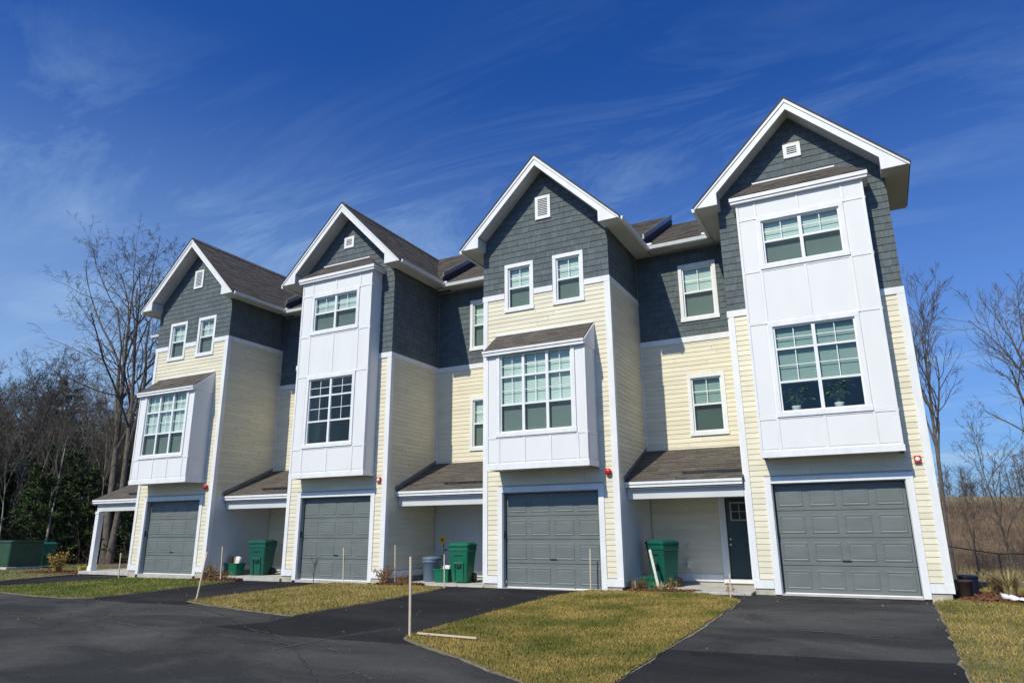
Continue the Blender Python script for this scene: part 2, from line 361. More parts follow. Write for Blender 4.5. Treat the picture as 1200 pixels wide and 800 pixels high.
def roof_slope(mb, A, B, C_, D_, thick=.045, ex=.15, tabw=.32, lim=None):
    """A,B eave corners, D_,C_ the ridge corners above them: covered in overlapping tabs"""
    A, B, C_, D_ = map(Vector, (A, B, C_, D_))
    n = (B - A).cross(D_ - A).normalized()
    if n.z < 0: n = -n
    L = max((D_ - A).length, (C_ - B).length); nc = max(1, round(L / ex))
    # deck
    mb.hexa([A - n * .022, B - n * .022, C_ - n * .022, D_ - n * .022, A, B, C_, D_], .35)
    for i in range(nc):
        t0, t1 = i / nc, min(1, (i + 1.12) / nc)
        P0, P1 = A.lerp(D_, t0), B.lerp(C_, t0); Q0, Q1 = A.lerp(D_, t1), B.lerp(C_, t1)
        w = (P1 - P0).length; m_ = max(1, int(w / tabw)); off = random.uniform(-.5, .5)
        cuts = [0] + [min(max((j + off + random.uniform(-.15, .15)) / m_, 0), 1) for j in range(1, m_)] + [1]
        for j in range(len(cuts) - 1):
            s0, s1 = cuts[j], cuts[j + 1]
            if s1 - s0 < .01: continue
            th = random.choice((.010, .014, .018)); rr = random.random()
            a, b = P0.lerp(P1, s0), P0.lerp(P1, s1); c, d = Q0.lerp(Q1, s1), Q0.lerp(Q1, s0)
            k = len(mb.v); mb.v += [tuple(x) for x in (a, b, a + n * th, b + n * th, c + n * .004, d + n * .004)]
            mb.f += [(k, k + 1, k + 3, k + 2), (k + 2, k + 3, k + 4, k + 5)]; mb.r += [rr, rr]

# ------------------------------------------------------------------ ground
def sstep(a, b, x): t = min(max((x - a) / (b - a), 0), 1); return t * t * (3 - 2 * t)
def gz(x, y):
    z = -.02 + .028 * max(y, -30) if y < 0 else -.02
    r = sstep(10.3, 12.5, x)
    z += r * (-.92 * sstep(3, 19, y) + 4.5 * sstep(33, 54, y) + .35 * math.sin(x * .13 + 1) * sstep(40, 60, y))
    if x <= 12.5: z += (1 - r) * 5.0 * sstep(45, 80, y) * sstep(-40, 8, x)
    z += .12 * math.sin(x * .21) * math.sin(y * .17) * sstep(-24, -34, x)
    return z
def grid_sheet(name, xs, ys, dz, m_, **kw):
    b = MB(); nx = len(xs)
    for y in ys:
        for x in xs: b.v.append((x, y, gz(x, y) + dz))
    for j in range(len(ys) - 1):
        for i in range(nx - 1): k = j * nx + i; b.f.append((k, k + 1, k + nx + 1, k + nx)); b.r.append(0.)
    return b.build(name, m_, None, True, **kw)
def rng(a, b, s): n = int(round((b - a) / s)); return [a + (b - a) * i / n for i in range(n + 1)]
M['earth'] = mat('leaf_litter_ground', (.075, .050, .034), .95, 0, .35, .5, 12, col2=(.17, .115, .065), detail=9)
XS = [-400, -250, -150, -100] + rng(-80, 60, 2)[0:] + [90, 150, 250, 400]
YS = [-300, -120, -60, -30, -20, -10, -4] + rng(0, 90, 2) + [120, 180, 300, 500]
grid_sheet('ground', XS, YS, -.05, M['earth'], kind='structure')
# asphalt: fine aggregate, worn lighter wheel paths and dusty patches
def asphalt(name, base, dust):
    m = bpy.data.materials.new(name); m.use_nodes = True; n, l = m.node_tree.nodes, m.node_tree.links
    p = n['Principled BSDF']; p.inputs['Roughness'].default_value = .9; p.inputs['Specular IOR Level'].default_value = .12
    g = n.new('ShaderNodeNewGeometry')
    a = n.new('ShaderNodeTexNoise'); a.inputs['Scale'].default_value = .45; a.inputs['Detail'].default_value = 12; a.inputs['Roughness'].default_value = .62; a.inputs['Distortion'].default_value = .8
    mp_ = n.new('ShaderNodeMapping'); mp_.inputs['Scale'].default_value = (.7, 1.15, 1); mp_.inputs['Rotation'].default_value = (0, 0, .35); l.new(g.outputs['Position'], mp_.inputs[0]); l.new(mp_.outputs[0], a.inputs['Vector'])
    r = n.new('ShaderNodeMapRange'); r.inputs[1].default_value = .42; r.inputs[2].default_value = .72; l.new(a.outputs[0], r.inputs[0])
    sp = n.new('ShaderNodeTexNoise'); sp.inputs['Scale'].default_value = 38; sp.inputs['Detail'].default_value = 8; sp.inputs['Roughness'].default_value = .8; l.new(g.outputs['Position'], sp.inputs['Vector'])
    r2_ = n.new('ShaderNodeMapRange'); r2_.inputs[1].default_value = .3; r2_.inputs[2].default_value = .7; r2_.inputs[3].default_value = .35; r2_.inputs[4].default_value = 1.8; l.new(sp.outputs[0], r2_.inputs[0])
    mx_ = n.new('ShaderNodeMix'); mx_.data_type = 'RGBA'; mx_.inputs[6].default_value = (*base, 1); mx_.inputs[7].default_value = (*dust, 1); l.new(r.outputs[0], mx_.inputs[0])
    vm = n.new('ShaderNodeVectorMath'); vm.operation = 'SCALE'; l.new(mx_.outputs[2], vm.inputs[0]); l.new(r2_.outputs[0], vm.inputs[3]); l.new(vm.outputs[0], p.inputs['Base Color'])
    bn = n.new('ShaderNodeBump'); bn.inputs['Strength'].default_value = .5; bn.inputs['Distance'].default_value = .01; l.new(sp.outputs[0], bn.inputs['Height']); l.new(bn.outputs[0], p.inputs['Normal'])
    return m
M['road'] = asphalt('road_asphalt', (.032, .033, .033), (.088, .086, .08))
M['drive'] = asphalt('driveway_asphalt', (.016, .016, .018), (.036, .035, .035))
def in_poly(x, y, P):
    c = False; n = len(P)
    for i in range(n):
        x0, y0 = P[i]; x1, y1 = P[i - 1]
        if (y0 > y) != (y1 > y) and x < (x1 - x0) * (y - y0) / (y1 - y0) + x0: c = not c
    return c
def jag(P, step=.35, amp=.035):
    out = []
    for i in range(len(P)):
        a, b = Vector((*P[i], 0)), Vector((*P[(i + 1) % len(P)], 0)); n_ = max(1, int((b - a).length / step))
        nrm = Vector((-(b - a).y, (b - a).x, 0)).normalized()
        for k in range(n_):
            q = a.lerp(b, k / n_) + nrm * (random.uniform(-amp, amp) if k else 0); out.append((q.x, q.y))
    return out
def sheet(name, P, dz, m_, parent=None, **kw):
    """triangulated flat sheet following the ground, with a thin skirt"""
    from mathutils.geometry import tessellate_polygon
    b = MB(); n = len(P); b.v = [(x, y, gz(x, y) + dz) for x, y in P] + [(x, y, gz(x, y) + dz - .04) for x, y in P]
    for t in tessellate_polygon([[Vector((x, y, 0)) for x, y in P]]):
        a = [Vector((*P[i], 0)) for i in t]; nz = (a[1] - a[0]).cross(a[2] - a[0]).z
        b.f.append(tuple(t) if nz > 0 else tuple(reversed(t))); b.r.append(0.)
    for i in range(n): j = (i + 1) % n; b.f.append((i, j, n + j, n + i)); b.r.append(0.)
    return b.build(name, m_, parent, **kw)
sheet('road', [(-90, -4.3), (-90, -60), (60, -60), (60, -14), (10.25, -13.5), (10.2, .05), (10.1, .2), (6.9, .6), (6.7, 2.4), (3.9, 2.3), (3.9, .0), (-21, .0), (-21, -.3), (-30, -2.0), (-60, -4)], 0., M['road'], kind='structure')
DRV = {'x': [(-17.15, -13.35, -.6, -5.2), (-8.45, -5.25, -.25, -4.95), (-.95, 2.95, -.03, -7.1), (6.6, 10.2, .56, -10.2)]}
for i, (xa, xb, yt, yb) in enumerate(DRV['x']):
    P = [(xa, yt), (xa, yb + .6), (xa - .5, yb - .1)] + [(xa + (xb - xa) * t, yb - .25 - .12 * math.sin(t * 3.1) + (.1 if i == 3 else 0)) for t in (.2, .4, .6, .8)] + [(xb + .4, yb - .3), (xb, yb + .4), (xb, yt)]
    sheet('driveway', P, .005, M['drive'], kind='structure')
def ribbon(name, path, w, m_, seed, dz=.0075):
    rd = random.Random(seed); pts = []
    for a, b_ in zip(path, path[1:]):
        A_, B_ = Vector((*a, 0)), Vector((*b_, 0)); n_ = max(2, int((B_ - A_).length / .12))
        for k in range(n_): pts.append(A_.lerp(B_, k / n_) + Vector((rd.gauss(0, .012), rd.gauss(0, .012), 0)))
    b = MB()
    for k, p in enumerate(pts):
        t_ = (pts[min(k + 1, len(pts) - 1)] - pts[max(k - 1, 0)]).normalized(); s_ = Vector((-t_.y, t_.x, 0)) * w * rd.uniform(.4, 1.2)
        for q in (p - s_, p + s_): b.v.append((q.x, q.y, gz(q.x, q.y) + dz))
    for k in range(len(pts) - 1):
        if rd.random() < .9: b.f.append((2 * k, 2 * k + 1, 2 * k + 3, 2 * k + 2)); b.r.append(0.)
    return b.build(name, m_, None, kind='structure')
M['dust'] = mat('pale_scuff', (.085, .083, .078), .95, .35, 22, detail=9)
M['tar'] = mat('crack_filler', (.024, .024, .025), .6, .2, 10)
for k, (p_, w_) in enumerate([([(-4.9, -5.1), (-2.4, -6.2), (-.6, -7.2), (1.52, -8.3), (3.31, -9.75), (4.6, -10.6)], .014), ([(6.6, -9.6), (5.0, -10.6), (3.5, -12.2)], .012), ([(-8.6, -5.2), (-7.0, -6.2), (-6.4, -9.5)], .012)]): ribbon('asphalt_seam', p_, w_, M['tar'], k)
for k, (p_, w_) in enumerate([([(-.67, -7.17), (.3, -7.5), (1.14, -7.96)], .012), ([(1.67, -7.92), (2.6, -8.39)], .014), ([(1.25, -8.78), (1.44, -7.38), (1.89, -6.15)], .018), ([(3.32, -9.39), (3.45, -9.2), (4.0, -9.5)], .014), ([(-7.2, -7.9), (-5.0, -7.4), (-1.7, -7.94)], .016), ([(8.2, -4.2), (9.6, -4.35)], .025), ([(.2, -3.9), (.35, -3.95)], .05)]): ribbon('scuff_mark', p_, w_, M['dust'], 20 + k, .009)
# lawns
LAWNS = [
    ('lawn', [(2.98, .0), (2.62, -1.5), (2.58, -3.3), (2.56, -6.9), (2.68, -7.08), (4.2, -7.97), (5.56, -8.85), (6.45, -9.5), (6.62, -9.3), (6.63, -8.4), (6.65, -5.5), (6.7, -.95), (6.45, -.55), (5.73, .1), (4.9, .35), (3.9, .2)], 'grass1', 4200),
    ('lawn', [(-5.42, -4.73), (-4.2, -5.1), (-2.3, -5.5), (-1.04, -5.72), (-.93, -3.9), (-.89, -2.0), (-.92, -.5), (-1.6, -.3), (-2.9, -.25), (-3.3, -.3), (-4.9, -.25), (-5.25, -2.)], 'grass2', 2600),
    ('lawn', [(-13.4, -.75), (-14.8, -4.0), (-16.5, -5.25), (-13, -5.0), (-11, -5.25), (-9.5, -5.35), (-8.57, -5.03), (-8.5, -3.4), (-8.55, -.6), (-10.2, -.6)], 'grass3', 1900),
    ('lawn', [(-17.2, -.1), (-17.3, -2.7), (-18.2, -4.1), (-26, -4.4), (-60, -5.5), (-60, 3), (-30, 5), (-24, 4.5), (-18.6, 2.5)], 'grass3', 260),
    ('lawn', [(10.25, .1), (10.22, -3.5), (10.18, -7.0), (10.3, -13.4), (30, -13.6), (30, 3), (26, 8), (14, 9.5), (11.5, 9), (10.75, 6), (10.75, .9)], 'grass1', 1300),
]
def blades(P, n_, m_, parent, h=(.022, .05), seed=1, maxd=None, wmul=1.):
    rd = random.Random(seed); xs = [p[0] for p in P]; ys = [p[1] for p in P]; b = MB()
    x0, x1, y0, y1 = min(xs), max(xs), min(ys), max(ys); cnt = 0
    x0 = max(x0, -27); x1 = min(x1, 17)
    area = (x1 - x0) * (y1 - y0); tot = int(area * n_)
    clump = [(rd.uniform(x0, x1), rd.uniform(y0, y1), rd.random()) for _ in range(60)]
    for _ in range(tot):
        x, y = rd.uniform(x0, x1), rd.uniform(y0, y1)
        if not in_poly(x, y, P): continue
        d2 = (x - 9.5) ** 2 + (y + 16.6) ** 2
        if rd.random() > min(1, 150 / d2 + .25): continue
        hh = rd.uniform(*h); a = rd.uniform(0, 6.283); w = rd.uniform(.003, .0065) * wmul * (1 + d2 / 500)
        lx, ly = rd.gauss(0, .5) * hh, rd.gauss(0, .5) * hh; z = gz(x, y) + .019; k = len(b.v)
        b.v += [(x - math.cos(a) * w, y - math.sin(a) * w, z), (x + math.cos(a) * w, y + math.sin(a) * w, z), (x + lx, y + ly, z + hh)]
        b.f.append((k, k + 1, k + 2)); b.r.append(rd.random())
    return b.build('grass', m_, parent, kind='stuff', label='short patchy spring grass blades', category='grass') if parent is None else b.build('grass', m_, parent, kind='stuff')
for i, (nm, P, g, dn) in enumerate(LAWNS):
    J = jag(P, .3, .03)
    cx = sum(p[0] for p in P) / len(P); cy = sum(p[1] for p in P) / len(P)
    big = [(x + (x - cx) / max(.1, math.hypot(x - cx, y - cy)) * (.02 + .05 * random.random()), y + (y - cy) / max(.1, math.hypot(x - cx, y - cy)) * (.02 + .05 * random.random())) for x, y in J]
    if i != 3: sheet('lawn_edge', big, .010, M['sand'], kind='structure')
    L_ = sheet('lawn', J, .021, M['soil'], kind='structure')
    blades(P, dn, M[g], L_, seed=i + 5)

# ------------------------------------------------------------------ the townhouses
Wd, Dp, SO, OV = 3.848, 2.541, .516, .489
EZ, APZ = 9.457, 11.915
SL = (APZ - EZ) / (Wd / 2 + SO)
UNITS = [  # X, Y, Z, recess width on the left, recess wall y (local), type
    dict(X=-13.908, Y=-.569, Z=.104, R=2.9, dy=2.45, t='A', det=0, side='white', back='white'),
    dict(X=-6.983, Y=-.24, Z=.053, R=3.077, dy=2.541 - .329, t='B', det=0, side='siding', back='siding'),
    dict(X=0., Y=0., Z=0., R=3.135, dy=2.541 - .24, t='A', det=1, side='white', back='white'),
    dict(X=6.767, Y=.569, Z=.02, R=2.919, dy=2.541 - .569, t='B', det=1, side='siding', back='siding'),
]
LAB = ['leftmost townhouse of the row with the open porch on a white post',
       'second townhouse from the left with the tall white two storey bay and dark lower window',
       'third townhouse from the left with the slate shingle gable over two small windows',
       'rightmost and nearest townhouse with the tall white bay above the grey garage door']
YB = 8.6      # back wall
def limf(z): 
    h = (APZ - .12 - z) / SL
    return (Wd / 2 - h, Wd / 2 + h) if h > 0 else None
def garage_door(root, x0, x1, H):
    F = Frame((0, .15, 0), (1, 0, 0), (0, -1, 0))
    b = MB(); g = .012; sh = H / 4
    for k in range(4): b.fbox(F, x0 + .012, x1 - .012, k * sh + (.0 if k == 0 else g / 2), (k + 1) * sh - g / 2, -.05, 0)
    b.fbox(F, x0, x1, 0, H, -.07, -.052)
    gd = b.build('garage_door', M['garage'], root, bevel=.004)
    me = MB()     # raised panel with a recessed moulding: unit frame
    pw, ph = (x1 - x0) / 4 - .13, sh - .19
    def ring(b_, u0, u1, z0, z1, w, d0, d1):
        b_.fbox(F0, u0, u1, z1 - w, z1, d0, d1); b_.fbox(F0, u0, u1, z0, z0 + w, d0, d1); b_.fbox(F0, u0, u0 + w, z0 + w, z1 - w, d0, d1); b_.fbox(F0, u1 - w, u1, z0 + w, z1 - w, d0, d1)
    F0 = Frame((0, 0, 0), (1, 0, 0), (0, -1, 0))
    # sloping border (a frustum) then flat field
    e = .030; t = .010
    A = [F0.p(0, 0, 0), F0.p(pw, 0, 0), F0.p(pw, ph, 0), F0.p(0, ph, 0)]
    Bq = [F0.p(e * .4, e * .4, t), F0.p(pw - e * .4, e * .4, t), F0.p(pw - e * .4, ph - e * .4, t), F0.p(e * .4, ph - e * .4, t)]
    Cq = [F0.p(e, e, t), F0.p(pw - e, e, t), F0.p(pw - e, ph - e, t), F0.p(e, ph - e, t)]
    Dq = [F0.p(e * 1.5, e * 1.5, .003), F0.p(pw - e * 1.5, e * 1.5, .003), F0.p(pw - e * 1.5, ph - e * 1.5, .003), F0.p(e * 1.5, ph - e * 1.5, .003)]
    Eq = [F0.p(e * 2.6, e * 2.6, .008), F0.p(pw - e * 2.6, e * 2.6, .008), F0.p(pw - e * 2.6, ph - e * 2.6, .008), F0.p(e * 2.6, ph - e * 2.6, .008)]
    rings = [A, Bq, Cq, Dq, Eq]
    for P, Q in zip(rings, rings[1:]):
        for i in range(4): j = (i + 1) % 4; me.poly([P[i], P[j], Q[j], Q[i]])
    me.poly(Eq); mesh = me.mesh('panel', M['garage'])
    for r in range(4):
        for c in range(4):
            ox = x0 + .065 + c * (x1 - x0) / 4; oz = r * sh + .095
            link('panel', mesh, gd, Matrix.Translation((ox, .15 - .001, oz)))
    hb = MB().fbox(F, x0, x1, -.005, .02, -.04, .006); hb.build('door_seal', M['white'], gd)
    h = MB(); h.fbox(F, x0 + 1.28, x0 + 1.46, .70, .715, .0, .03); h.fbox(F, x0 + 1.28, x0 + 1.30, .70, .715, 0, .03); h.build('handle', M['black'], gd)
def build_unit(i, U):
    t = U['t']; R = U['R']; dy = U['dy']; det = U['det']
    root = empty('townhouse', (U['X'], U['Y'], U['Z']), 0, LAB[i], 'townhouse', 'attached townhouses in the row')
    Fr = Frame((0, 0, 0), (1, 0, 0), (0, -1, 0)); Sr = Frame((Wd, 0, 0), (0, 1, 0), (1, 0, 0)); Sl = Frame((0, 0, 0), (0, 1, 0), (-1, 0, 0)); Re = Frame((-R, dy, 0), (1, 0, 0), (0, -1, 0))
    belt = 8.025 if t == 'A' else 6.676
    rb = 6.707
    gx0, gx1, gh = .58, 3.32, 2.402
    tw = .14
    door_out = (gx0 - tw, gx1 + tw, -1, gh + tw)
    if t == 'A':
        bx0, bx1, bp, bz0, bz1, bzr = .492, 3.368, .713, 2.952, 6.10, 6.74
        wins = [(.694, 1.612, 7.442, 8.88), (2.217, 3.137, 7.432, 8.89)]; baywins = [(.80, 3.08, 3.79, 6.10)]
        vent = (1.719, 2.2, 10.103, 10.818)
    else:
        bx0, bx1, bp, bz0, bz1, bzr = .498, 3.373, .493, 2.961, 9.30, 9.97
        wins = []; baywins = [(.95, 2.90, 7.46, 8.81), (.95, 2.90, 3.85, 6.09)]; vent = (1.73, 2.141, 10.485, 10.87)
    # ---- structural wall shell with real openings
    sh = MB()
    holes = [(gx0, gx1, -.1, gh)] + [(a + .1, b - .1, c + .1, d - .1) for a, b, c, d in wins] + [(a + .05, b - .05, c + .05, d - .05) for a, b, c, d in baywins]
    wall_holes(sh, Fr, 0, Wd, .10, 9.3, holes)
    zt = APZ - .14
    sh.prism([Fr.p(0, 9.3, 0), Fr.p(Wd, 9.3, 0), Fr.p(Wd, zt - SL * Wd / 2, 0), Fr.p(Wd / 2, zt, 0), Fr.p(0, zt - SL * Wd / 2, 0)], (0, .15, 0))
    rdepth = Dp
    sh.fbox(Sr, .15, YB, .10, 9.4, -.15, 0); sh.fbox(Sl, .15, YB, .10, 9.4, -.15, 0)
    rw = [(-1.64 + R, -.562 + R, 7.164, 8.888), (-1.615 + R, -.588 + R, 3.878, 5.592)]
    if i == 2: rw = [(1.279 , 2.357, 7.164, 8.888), (1.304, 2.331, 3.878, 5.592)]
    if i in (0, 1): rw = [(1.279, 2.357, 7.164, 8.888), (1.304, 2.331, 3.878, 5.592)]
    dh = [(R - .88, R - .0, .16, 2.2)]
    wall_holes(sh, Re, 0, R, .0, 9.4, [(a + .1, b - .1, c + .1, d - .1) for a, b, c, d in rw] + dh)
    sh.box(-R, Wd, YB, YB + .15, .0, 9.5)
    if i == 0: sh.box(-R, -R + .15, dy + .15, YB, 0, 9.4)
    wall = sh.build('wall', M['wallin'], root)
    for z in (3.0, 6.3): MB().box(.15 if z > 3.1 else .15, Wd - .15, .16, YB, z - .2, z).build('floor_slab', M['wallin'], root)
    MB().box(-R + .05, -.0, dy + .16, YB, 3.0, 3.05).build('floor_slab', M['wallin'], root)
    MB().box(-R + .05, -.0, dy + .16, YB, 6.2, 6.3).build('floor_slab', M['wallin'], root)
    # ---- foundation
    fb = MB(); fb.box(.02, gx0 - tw, -.012, .4, -.25, .099); fb.box(gx1 + tw, Wd - .02, -.012, .4, -.25, .099); fb.box(Wd - .3, Wd - .02, .4, YB, -.25, .12)
    fb.build('foundation', M['found'], root)
    MB().box(gx0 - .02, gx1 + .02, -.02, .4, -.2, -.002).build('threshold', M['concrete'], root)
    # ---- lap siding and shingles
    cs, ck = Cap(290 if det else 0), Cap(295 if det else 0)
    sd, sg = [], []
    bx = (bx0, bx1, bz0 - .01, bzr if t == 'A' else 9.9)
    cuts = [door_out, bx] + [(a + .03, b - .03, c + .02, d - .02) for a, b, c, d in wins]
    sd.append(lap(Fr, .12, Wd - .12, .30, belt - .14, cuts, 'siding_board', wall, cs))
    vc = (vent[0] + .02, vent[1] - .02, vent[2] + .02, vent[3] - .02)
    bcut = [(bx0, bx1, 0, 9.45)] if t == 'B' else []
    sg.append(lap(Fr, -.022, Wd + .022, belt, APZ - .15, [vc] + [(a + .03, b - .03, c + .02, d - .02) for a, b, c, d in wins] + bcut, 'shingle', wall, ck, limf))
    # recess wall: siding above the porch roof, shingles above the belt
    rc = [(a + .03, b - .03, c + .02, d - .02) for a, b, c, d in rw]
    sd.append(lap(Re, 0.03, R, 3.45, rb - .14, rc, 'siding_board', wall, cs))
    sg.append(lap(Re, 0.03, R, rb, 9.35, rc, 'shingle', wall, ck))
    # side wall on the right of the garage block
    nxt_white = i in (0, 2)
    side_top = belt - .14
    sidex = YB if i == 3 else Dp
    if nxt_white:
        sd.append(lap(Sr, .10, sidex, 2.46, side_top, [], 'siding_board', wall, cs))
    else:
        sd.append(lap(Sr, .10, sidex, .30, side_top, [], 'siding_board', wall, cs))
    sg.append(lap(Sr, 0, sidex, belt, 9.4, [], 'shingle', wall, ck))
    sg.append(lap(Sl, 0, dy, belt, 9.4, [], 'shingle', wall, Cap(0)))
    sd.append(lap(Sl, .1, dy, 3.3, belt - .14, [], 'siding_board', wall, Cap(0)))
    if i == 0:
        Le = Frame((-R, dy, 0), (0, 1, 0), (-1, 0, 0)); sd.append(lap(Le, .1, YB - dy, .2, 9.4, [], 'siding_board', wall, Cap(0)))
    merge(sd, 'siding_board', M['siding'], wall); merge(sg, 'shingle', M['shingle'], wall)
    # ---- corner boards, belts, water table
    def bd(name, F, u0, u1, z0, z1, d=.032, m_=M['trim']): return MB().fbox(F, u0, u1, z0, z1, 0, d).build(name, m_, root)
    bd('corner_board', Fr, -.002, .13, .28, belt - .16); bd('corner_board', Fr, Wd - .13, Wd + .034, .28, belt - .16)
    bd('corner_board', Sr, 0.002, .115, .28, belt - .16, .031)
    bd('corner_board', Sl, 0.002, .115, .28, belt - .16, .031)
    for a, b in sub_intervals(-.036, Wd + .036, [(w[0] - .012, w[1] + .012) for w in wins] if t == 'A' else [(bx0, bx1)]): bd('belt_board', Fr, a, b, belt - .16, belt + .0, .036)
    bd('belt_board', Sr, 0.002, sidex if i == 3 else Dp - .002, belt - .155, belt, .030); bd('belt_board', Sl, 0.002, dy - .002, belt - .155, belt, .030)
    for a, b in sub_intervals(0.0, R, [(w[0] - .012, w[1] + .012) for w in rw if w[2] < rb < w[3]]): bd('belt_board', Re, a, b, rb - .16, rb, .036)
    bd('corner_board', Re, .0, .05, 3.4, rb - .16, .03)
    if i == 0: bd('corner_board', Re, -.03, .12, 2.4, rb - .16, .034)
    for a, b in ((-.004, gx0 - tw - .003), (gx1 + tw + .003, Wd + .036)): bd('water_table', Fr, a, b, .10, .28, .038)
    bd('water_table', Sr, 0.003, sidex - .003, .10, .28, .033)
    # ---- garage opening
    c = MB(); c.fbox(Fr, gx0 - tw, gx0, -.02, gh, 0, .034); c.fbox(Fr, gx1, gx1 + tw, -.02, gh, 0, .034); c.fbox(Fr, gx0 - tw - .005, gx1 + tw + .005, gh, gh + tw, 0, .037)
    dc = c.build('door_casing', M['trim'], root)
    MB().fbox(Fr, gx0 - .001, gx0 + .022, 0, gh, -.15, -.0).fbox(Fr, gx1 - .022, gx1 + .001, 0, gh, -.15, -.0).fbox(Fr, gx0 + .022, gx1 - .022, gh - .022, gh, -.15, -.0).build('door_jamb', M['jamb'], root)
    garage_door(root, gx0 + .022, gx1 - .022, gh - .022)
    MB().box(gx0 + .022, gx0 + .04, .03, .09, 1.22, 1.40).build('keypad', M['black'], root, bevel=.004)
    # ---- bay
    by = -bp; Fb = Frame((bx0, by, 0), (1, 0, 0), (0, -1, 0)); Fbr = Frame((bx1, by, 0), (0, 1, 0), (1, 0, 0)); Fbl = Frame((bx0, by, 0), (0, 1, 0), (-1, 0, 0)); bw = bx1 - bx0
    bm = MB()
    wall_holes(bm, Fb, 0, bw, bz0, bz1, [(a - bx0 + .1, b - bx0 - .1, c + .1, d - .1) for a, b, c, d in baywins], -.1, 0)
    if t == 'A':
        for xx, o in ((bx1 - .1, .1), (bx0, .1)): bm.prism([(xx, by + .1, bz0), (xx, -.0, bz0), (xx, -.0, bzr - .04), (xx, by + .1, bz1)], (o, 0, 0))
    else:
        bm.fbox(Fbr, .1, bp, bz0, bz1, -.1, 0); bm.fbox(Fbl, .1, bp, bz0, bz1, -.1, 0)
    bm.box(bx0 + .1, bx1 - .1, by + .1, 0, bz0 + .02, bz0 + .12)
    bay = bm.build('bay', M['panelw'], root)
    MB().box(bx0 - .0, bx1 + .0, by, -.0, bz0 - .0, bz0 + .019).build('bay_soffit', M['soffit'], bay)
    if t == 'A':
        us = [0, .10, .375, 1.13, 1.86, 2.60, 2.78, bw]; us = [0, .375, 1.125, 1.86, 2.605, bw]; rails = [3.10, 3.775, bz1]
        blocked = [(.31, 2.59, 3.79, 6.1)]
        xs_side = [0, bp]
    else:
        us = [0, .445, 1.43, 2.41, bw]; rails = [3.10, 3.83, 6.11, 7.43, 8.82, bz1]
        blocked = [(a - bx0, b - bx0, c, d) for a, b, c, d in baywins]; xs_side = [0, bp]
    bt = .028
    # bottom and corner boards of the bay
    MB().fbox(Fb, -.02, bw + .02, bz0 - .012, 3.085, 0, .024).build('batten', M['trim'], bay)
    MB().fbox(Fbr, .0, bp, bz0 - .012, 3.085, 0, .020).build('batten', M['trim'], bay)
    MB().fbox(Fb, -.0, .055, 3.085, bz1, 0, .020).build('batten', M['trim'], bay); MB().fbox(Fb, bw - .055, bw + .0, 3.085, bz1, 0, .020).build('batten', M['trim'], bay)
    for k, (z0, z1) in enumerate(zip(rails, rails[1:])):
        for j, (a, b) in enumerate(zip(us, us[1:])):
            m0, m1 = (a + b) / 2, (z0 + z1) / 2
            if any(q[0] < m0 < q[1] and q[2] < m1 < q[3] for q in blocked): continue
            a2 = a + (.062 if j == 0 else .034); b2 = b - (.062 if j == len(us) - 2 else .034)
            for q in blocked:      # keep clear of the window casing
                if q[2] < m1 < q[3]:
                    if q[1] > a2 and q[0] < a2: a2 = q[1] + .02
                    if q[0] < b2 and q[1] > b2: b2 = q[0] - .02
            if b2 - a2 > .06: MB().fbox(Fb, a2, b2, z0 + .034, z1 - .034, 0, .008).build('panel', M['panelw'], bay, bevel=.003)
    for z in rails[1:-1]:
        for a, b in sub_intervals(.055, bw - .055, [(q[0] - .0, q[1] + .0) for q in blocked if q[2] < z < q[3]]): MB().fbox(Fb, a, b, z - .028, z + .028, 0, .019).build('batten', M['trim'], bay)
        MB().fbox(Fbr, .01, bp, z - .028, z + .028, 0, .016).build('batten', M['trim'], bay)
    for j, u in enumerate(us[1:-1]):
        zz = sub_intervals(3.085, bz1, [(q[2], q[3]) for q in blocked if q[0] - .02 < u < q[1] + .02])
        for a, b in zz:
            if b - a > .05:
                for c0, c1 in sub_intervals(a, b, [(r_ - .028, r_ + .028) for r_ in rails[1:-1]]): MB().fbox(Fb, u - .028, u + .028, c0, c1, 0, .0185).build('batten', M['trim'], bay)
    for k, (z0, z1) in enumerate(zip(rails, rails[1:])):
        if t == 'B' or k == 0: MB().fbox(Fbr, .06, bp - .03, z0 + .034, z1 - .034, 0, .008).build('panel', M['panelw'], bay, bevel=.003)
    # bay windows (direct parts of the house)
    Fw = Frame((0, by, 0), (1, 0, 0), (0, -1, 0))
    if t == 'A':
        window(Fw, *baywins[0], root, cols=3, rows=((0, .35), (.35, .71), (.71, 1)), grille=(1, 2), grid=(2, 2), blind=True, screens=(0,))
    else:
        window(Fw, *baywins[0], root, cols=2, rows=((0, .52), (.52, 1)), grille=(1,), grid=(2, 2), blind=True, screens=(0,))
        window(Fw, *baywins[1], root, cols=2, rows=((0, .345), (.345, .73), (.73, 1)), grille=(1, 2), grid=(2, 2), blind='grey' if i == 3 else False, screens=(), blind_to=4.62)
    for w_ in wins: window(Fr, *w_, root, cols=1, rows=((0, .5), (.5, 1)), grille=(1,), grid=(2, 2), blind=True)
    window(Re, *rw[0], root, rows=((0, .5), (.5, 1)), grille=(1,), grid=(2, 2), blind=True)
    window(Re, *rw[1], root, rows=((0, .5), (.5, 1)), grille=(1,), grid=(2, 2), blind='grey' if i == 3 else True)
    # bay roof
    rf = MB()
    ye = by - .10
